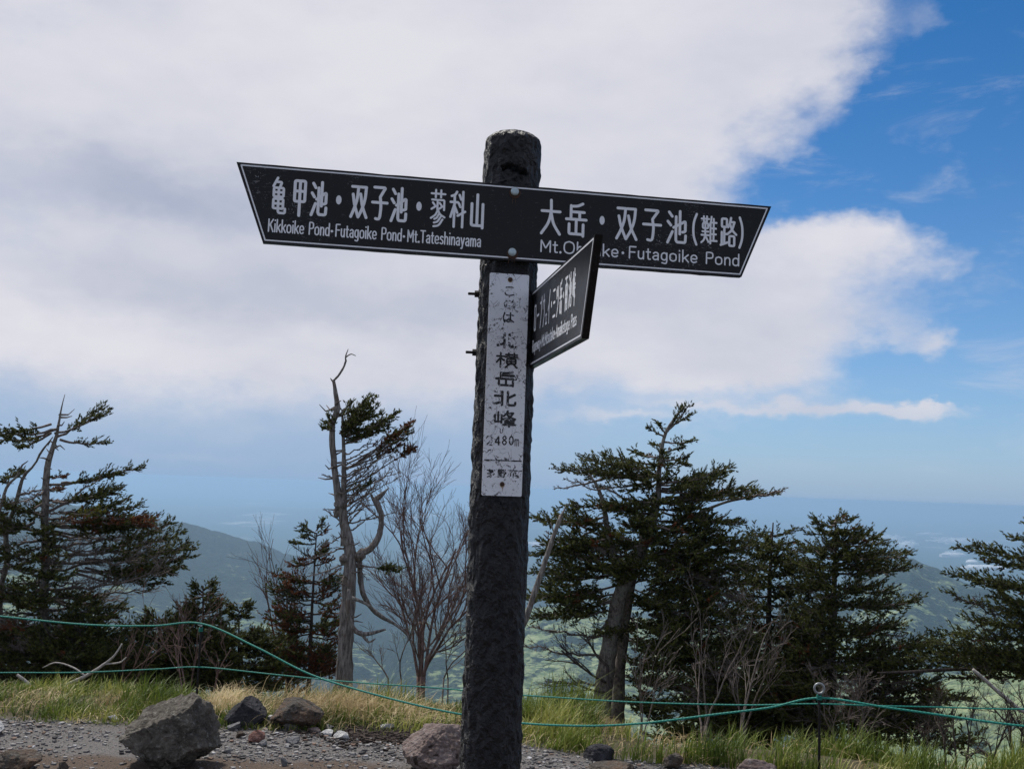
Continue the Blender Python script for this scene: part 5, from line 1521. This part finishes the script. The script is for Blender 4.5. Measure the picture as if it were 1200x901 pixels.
for q in [(714, 770, 612, 757, 12), (712, 745, 620, 735, 10), (728, 690, 800, 655, 16), (740, 660, 830, 680, 18), (750, 655, 690, 640, 14), (770, 590, 660, 560, 8), (758, 650, 860, 700, 20), (760, 720, 880, 700, 22), (760, 750, 860, 780, 22), (720, 720, 680, 760, 14), (706, 562, 650, 573, 6), (880, 582, 922, 572, 6), (714, 800, 640, 800, 12), (760, 690, 850, 660, 18), (765, 780, 870, 830, 20)]:
    t.pad(*q, kind='b', dB=rng.normal(0, .25), start=0.15, thick=5, sag=0.02)
for q in [(738, 700, 800, 712, 18), (735, 722, 795, 735, 20), (733, 745, 800, 752, 20), (730, 768, 790, 778, 20), (730, 790, 795, 800, 20), (728, 815, 790, 826, 18), (742, 690, 790, 700, 16), (750, 730, 700, 742, 10), (745, 800, 790, 842, 14)]: t.both(*q, dA=.5, dB=.6, start=.15, thick=3)
t.fill([(500, 782), (560, 773), (640, 752), (700, 745), (850, 745)], 40, 530, 690, 30, 0.7, 'g', 34, (690, 745, 672))
t.fill([(600, 805), (850, 835)], 46, 610, 865, 34, 0.9, 'gggb', 30)
t.fill([(600, 680), (720, 680)], 12, 610, 710, 18, 0.6, 'g', 26)
t.finish(b_fir, b_twig, b_twig)

# ---- firs to the right
t = Tree('dark_fir', 'dark fir with reddish tips between the large fir and the pointed right-hand fir', (905, 870), 10.3)
t.trunk([(900, 880, 14), (900, 760, 10), (902, 680, 6), (906, 612, 2)], n=30)
for k in range(20):
    f = (k+.5)/20; y = 618+235*f
    for sg in (1, -1):
        hw = (26+44*min(1, f*2.2))*rng.uniform(.7, 1.15)
        t.pad(902, y+4, 902+sg*hw*(0.85 if sg < 0 else 1), y-rng.uniform(-2, 9), 14+8*f, 'r' if rng.random() < (0.22 if f < .3 else .02) else 'g', dB=rng.normal(0, .3), start=.12, dens=.9)
t.fill([(600, 905), (670, 905)], 9, 622, 660, 20, 0.3, 'g', 8)
t.fill([(612, 906), (870, 902)], 40, 635, 875, 32, 0.7, 'ggggb', 34)
t.finish(b_dark, b_dark)

t = Tree('pointed_fir', 'pointed dark fir with layered boughs swept right, behind the ring stake', (978, 880), 9.7)
t.trunk([(972, 880, 18), (974, 780, 14), (977, 700, 9), (979, 640, 5), (979, 606, 1.8)], n=40)
pd = [(978, 612, 1000, 607, 8), (978, 616, 952, 612, 8), (979, 610, 990, 602, 7), (978, 622, 1006, 618, 9), (978, 624, 946, 626, 9), (979, 636, 1022, 622, 10), (978, 640, 1038, 635, 12), (978, 640, 940, 640, 12),
 (980, 655, 1066, 645, 13), (978, 650, 1030, 655, 12), (980, 672, 1070, 665, 14), (978, 668, 1040, 660, 13), (978, 664, 925, 664, 14), (980, 688, 1048, 692, 14), (978, 690, 920, 690, 16), (982, 710, 1079, 702, 15), (980, 706, 1040, 712, 15), (978, 712, 918, 716, 18),
 (982, 738, 1058, 731, 16), (978, 736, 920, 744, 19), (982, 760, 1104, 752, 17), (982, 770, 1085, 775, 17), (978, 766, 925, 772, 19), (982, 790, 1060, 795, 20), (978, 800, 925, 806, 20), (982, 815, 1060, 825, 20), (984, 836, 1108, 838, 13), (984, 845, 1090, 850, 14), (984, 856, 1060, 868, 16), (978, 836, 920, 845, 20), (980, 700, 1010, 680, 15), (980, 745, 1020, 740, 20), (980, 780, 1010, 770, 20), (976, 866, 940, 872, 16), (980, 730, 950, 722, 20), (980, 760, 950, 790, 20)]
for q in pd: (t.both if q[4] >= 12 else t.pad)(*(q[:4]+(q[4]*1.25,)), kind='g', dB=0.3 if q[4] >= 12 else None, start=0.14, dens=1.0, sag=0.03, thick=4)
for q in [(980, 660, 1040, 672, 10), (982, 725, 1060, 745, 16), (978, 720, 920, 735, 18), (984, 785, 1075, 800, 18), (984, 800, 1040, 790, 18), (984, 820, 1060, 806, 18)]: t.pad(*q, kind='b', dB=rng.normal(0, .25), start=.1)
t.fill([(600, 979), (660, 979)], 9, 612, 650, 20, 0.3, 'g', 8)
t.fill([(606, 979), (880, 974)], 52, 620, 880, 34, 0.75, 'ggggb', 40)
t.finish(b_dark, b_twig, b_twig)

t = Tree('edge_fir', 'fir reaching in from the right edge of the photo with long drooping boughs', (1262, 900), 8.9)
t.trunk([(1262, 910, 20), (1260, 800, 15), (1262, 720, 11), (1266, 650, 6), (1268, 596, 2)], n=30)
pd = [(1262, 640, 1178, 628, 10), (1262, 655, 1120, 641, 13), (1262, 668, 1150, 655, 13), (1262, 690, 1107, 672, 14), (1262, 690, 1150, 684, 14), (1262, 712, 1160, 698, 17), (1262, 725, 1170, 710, 17), (1262, 730, 1106, 693, 9), (1262, 742, 1090, 741, 15), (1262, 735, 1130, 725, 18),
 (1262, 760, 1056, 757, 14), (1262, 766, 1100, 762, 17), (1262, 770, 1150, 770, 17), (1262, 620, 1200, 612, 10), (1262, 640, 1330, 640, 20), (1262, 690, 1350, 690, 25), (1262, 740, 1360, 745, 30), (1262, 790, 1360, 800, 30), (1262, 720, 1200, 730, 18)]
for q in pd: (t.both if q[4] >= 12 else t.pad)(*q, kind='g', dB=0.25 if q[4] >= 12 else None, start=0.2, dens=1.0, sag=0.05, thick=4)
t.trunk([(1262, 775, 9), (1200, 782, 6), (1120, 784, 5), (1060, 787, 4), (1028, 788, 2)], ground=False, sides=7, n=30)
for q in [(1262, 776, 1040, 772, 14), (1262, 778, 1120, 774, 18), (1262, 782, 1100, 792, 10), (1262, 765, 1070, 764, 16)]: t.both(*q, dB=.2, start=.1, thick=3)
for q in [(1262, 740, 1120, 700, 14), (1262, 760, 1150, 735, 14)]: t.pad(*q, kind='b', dB=rng.normal(0, .25), start=.2)
t.finish(b_dark, b_dark)

# wind-cropped fir scrub filling in under and between the trees
def scrub(label, px0, px1, top, base, Y, n_, Wp=22):
    t = Tree('fir_scrub', label, ((px0+px1)/2, base), Y, 'shrub')
    for k in range(5):
        x = px0+(px1-px0)*(k+.5)/5
        t.trunk([(x, base, 5), (x+rng.normal(0, 8), (top+base)/2, 3), (x+rng.normal(0, 12), top+14, 1.2)], n=12, sides=5)
    for i in range(n_):
        x = rng.uniform(px0, px1); e = abs((x-px0)/(px1-px0)-.5)*2
        y = rng.uniform(top+(base-top)*0.5*e**2, base); L = rng.uniform(26, 58)
        t.pad(x, y, x+L*rng.choice([1, 1, -1]), y-rng.uniform(-2, 14), Wp*rng.uniform(.6, 1), 'g', dA=rng.normal(0, .35), dB=rng.normal(0, .45), start=.05, thick=2.6, sag=.03, dens=.6, sl=.048)
    t.finish(b_dark, b_dark)
scrub('low dark fir scrub under the right-hand trees, left of the ring stake', 800, 950, 745, 862, 10.4, 50)
scrub('low dark fir scrub right of the ring stake, spreading to the right', 985, 1095, 760, 872, 10.1, 34)
scrub('low dark fir scrub behind the left rope between the leaning stems and the dying fir', 120, 310, 742, 806, 10.2, 26)
scrub('low dark fir scrub under the leaning stems at the left edge', -40, 120, 722, 806, 10.2, 30)

# bleached leaning pole lower right
t = Tree('leaning_snag', 'thin pale leaning dead stem among the twigs at lower right', (1215, 850), 8.2, 'dead tree')
t.trunk([(1222, 860, 8), (1190, 828, 7), (1165, 806, 6), (1140, 784, 4)], sides=7, n=24)
t.finish(b_pale, b_pale)
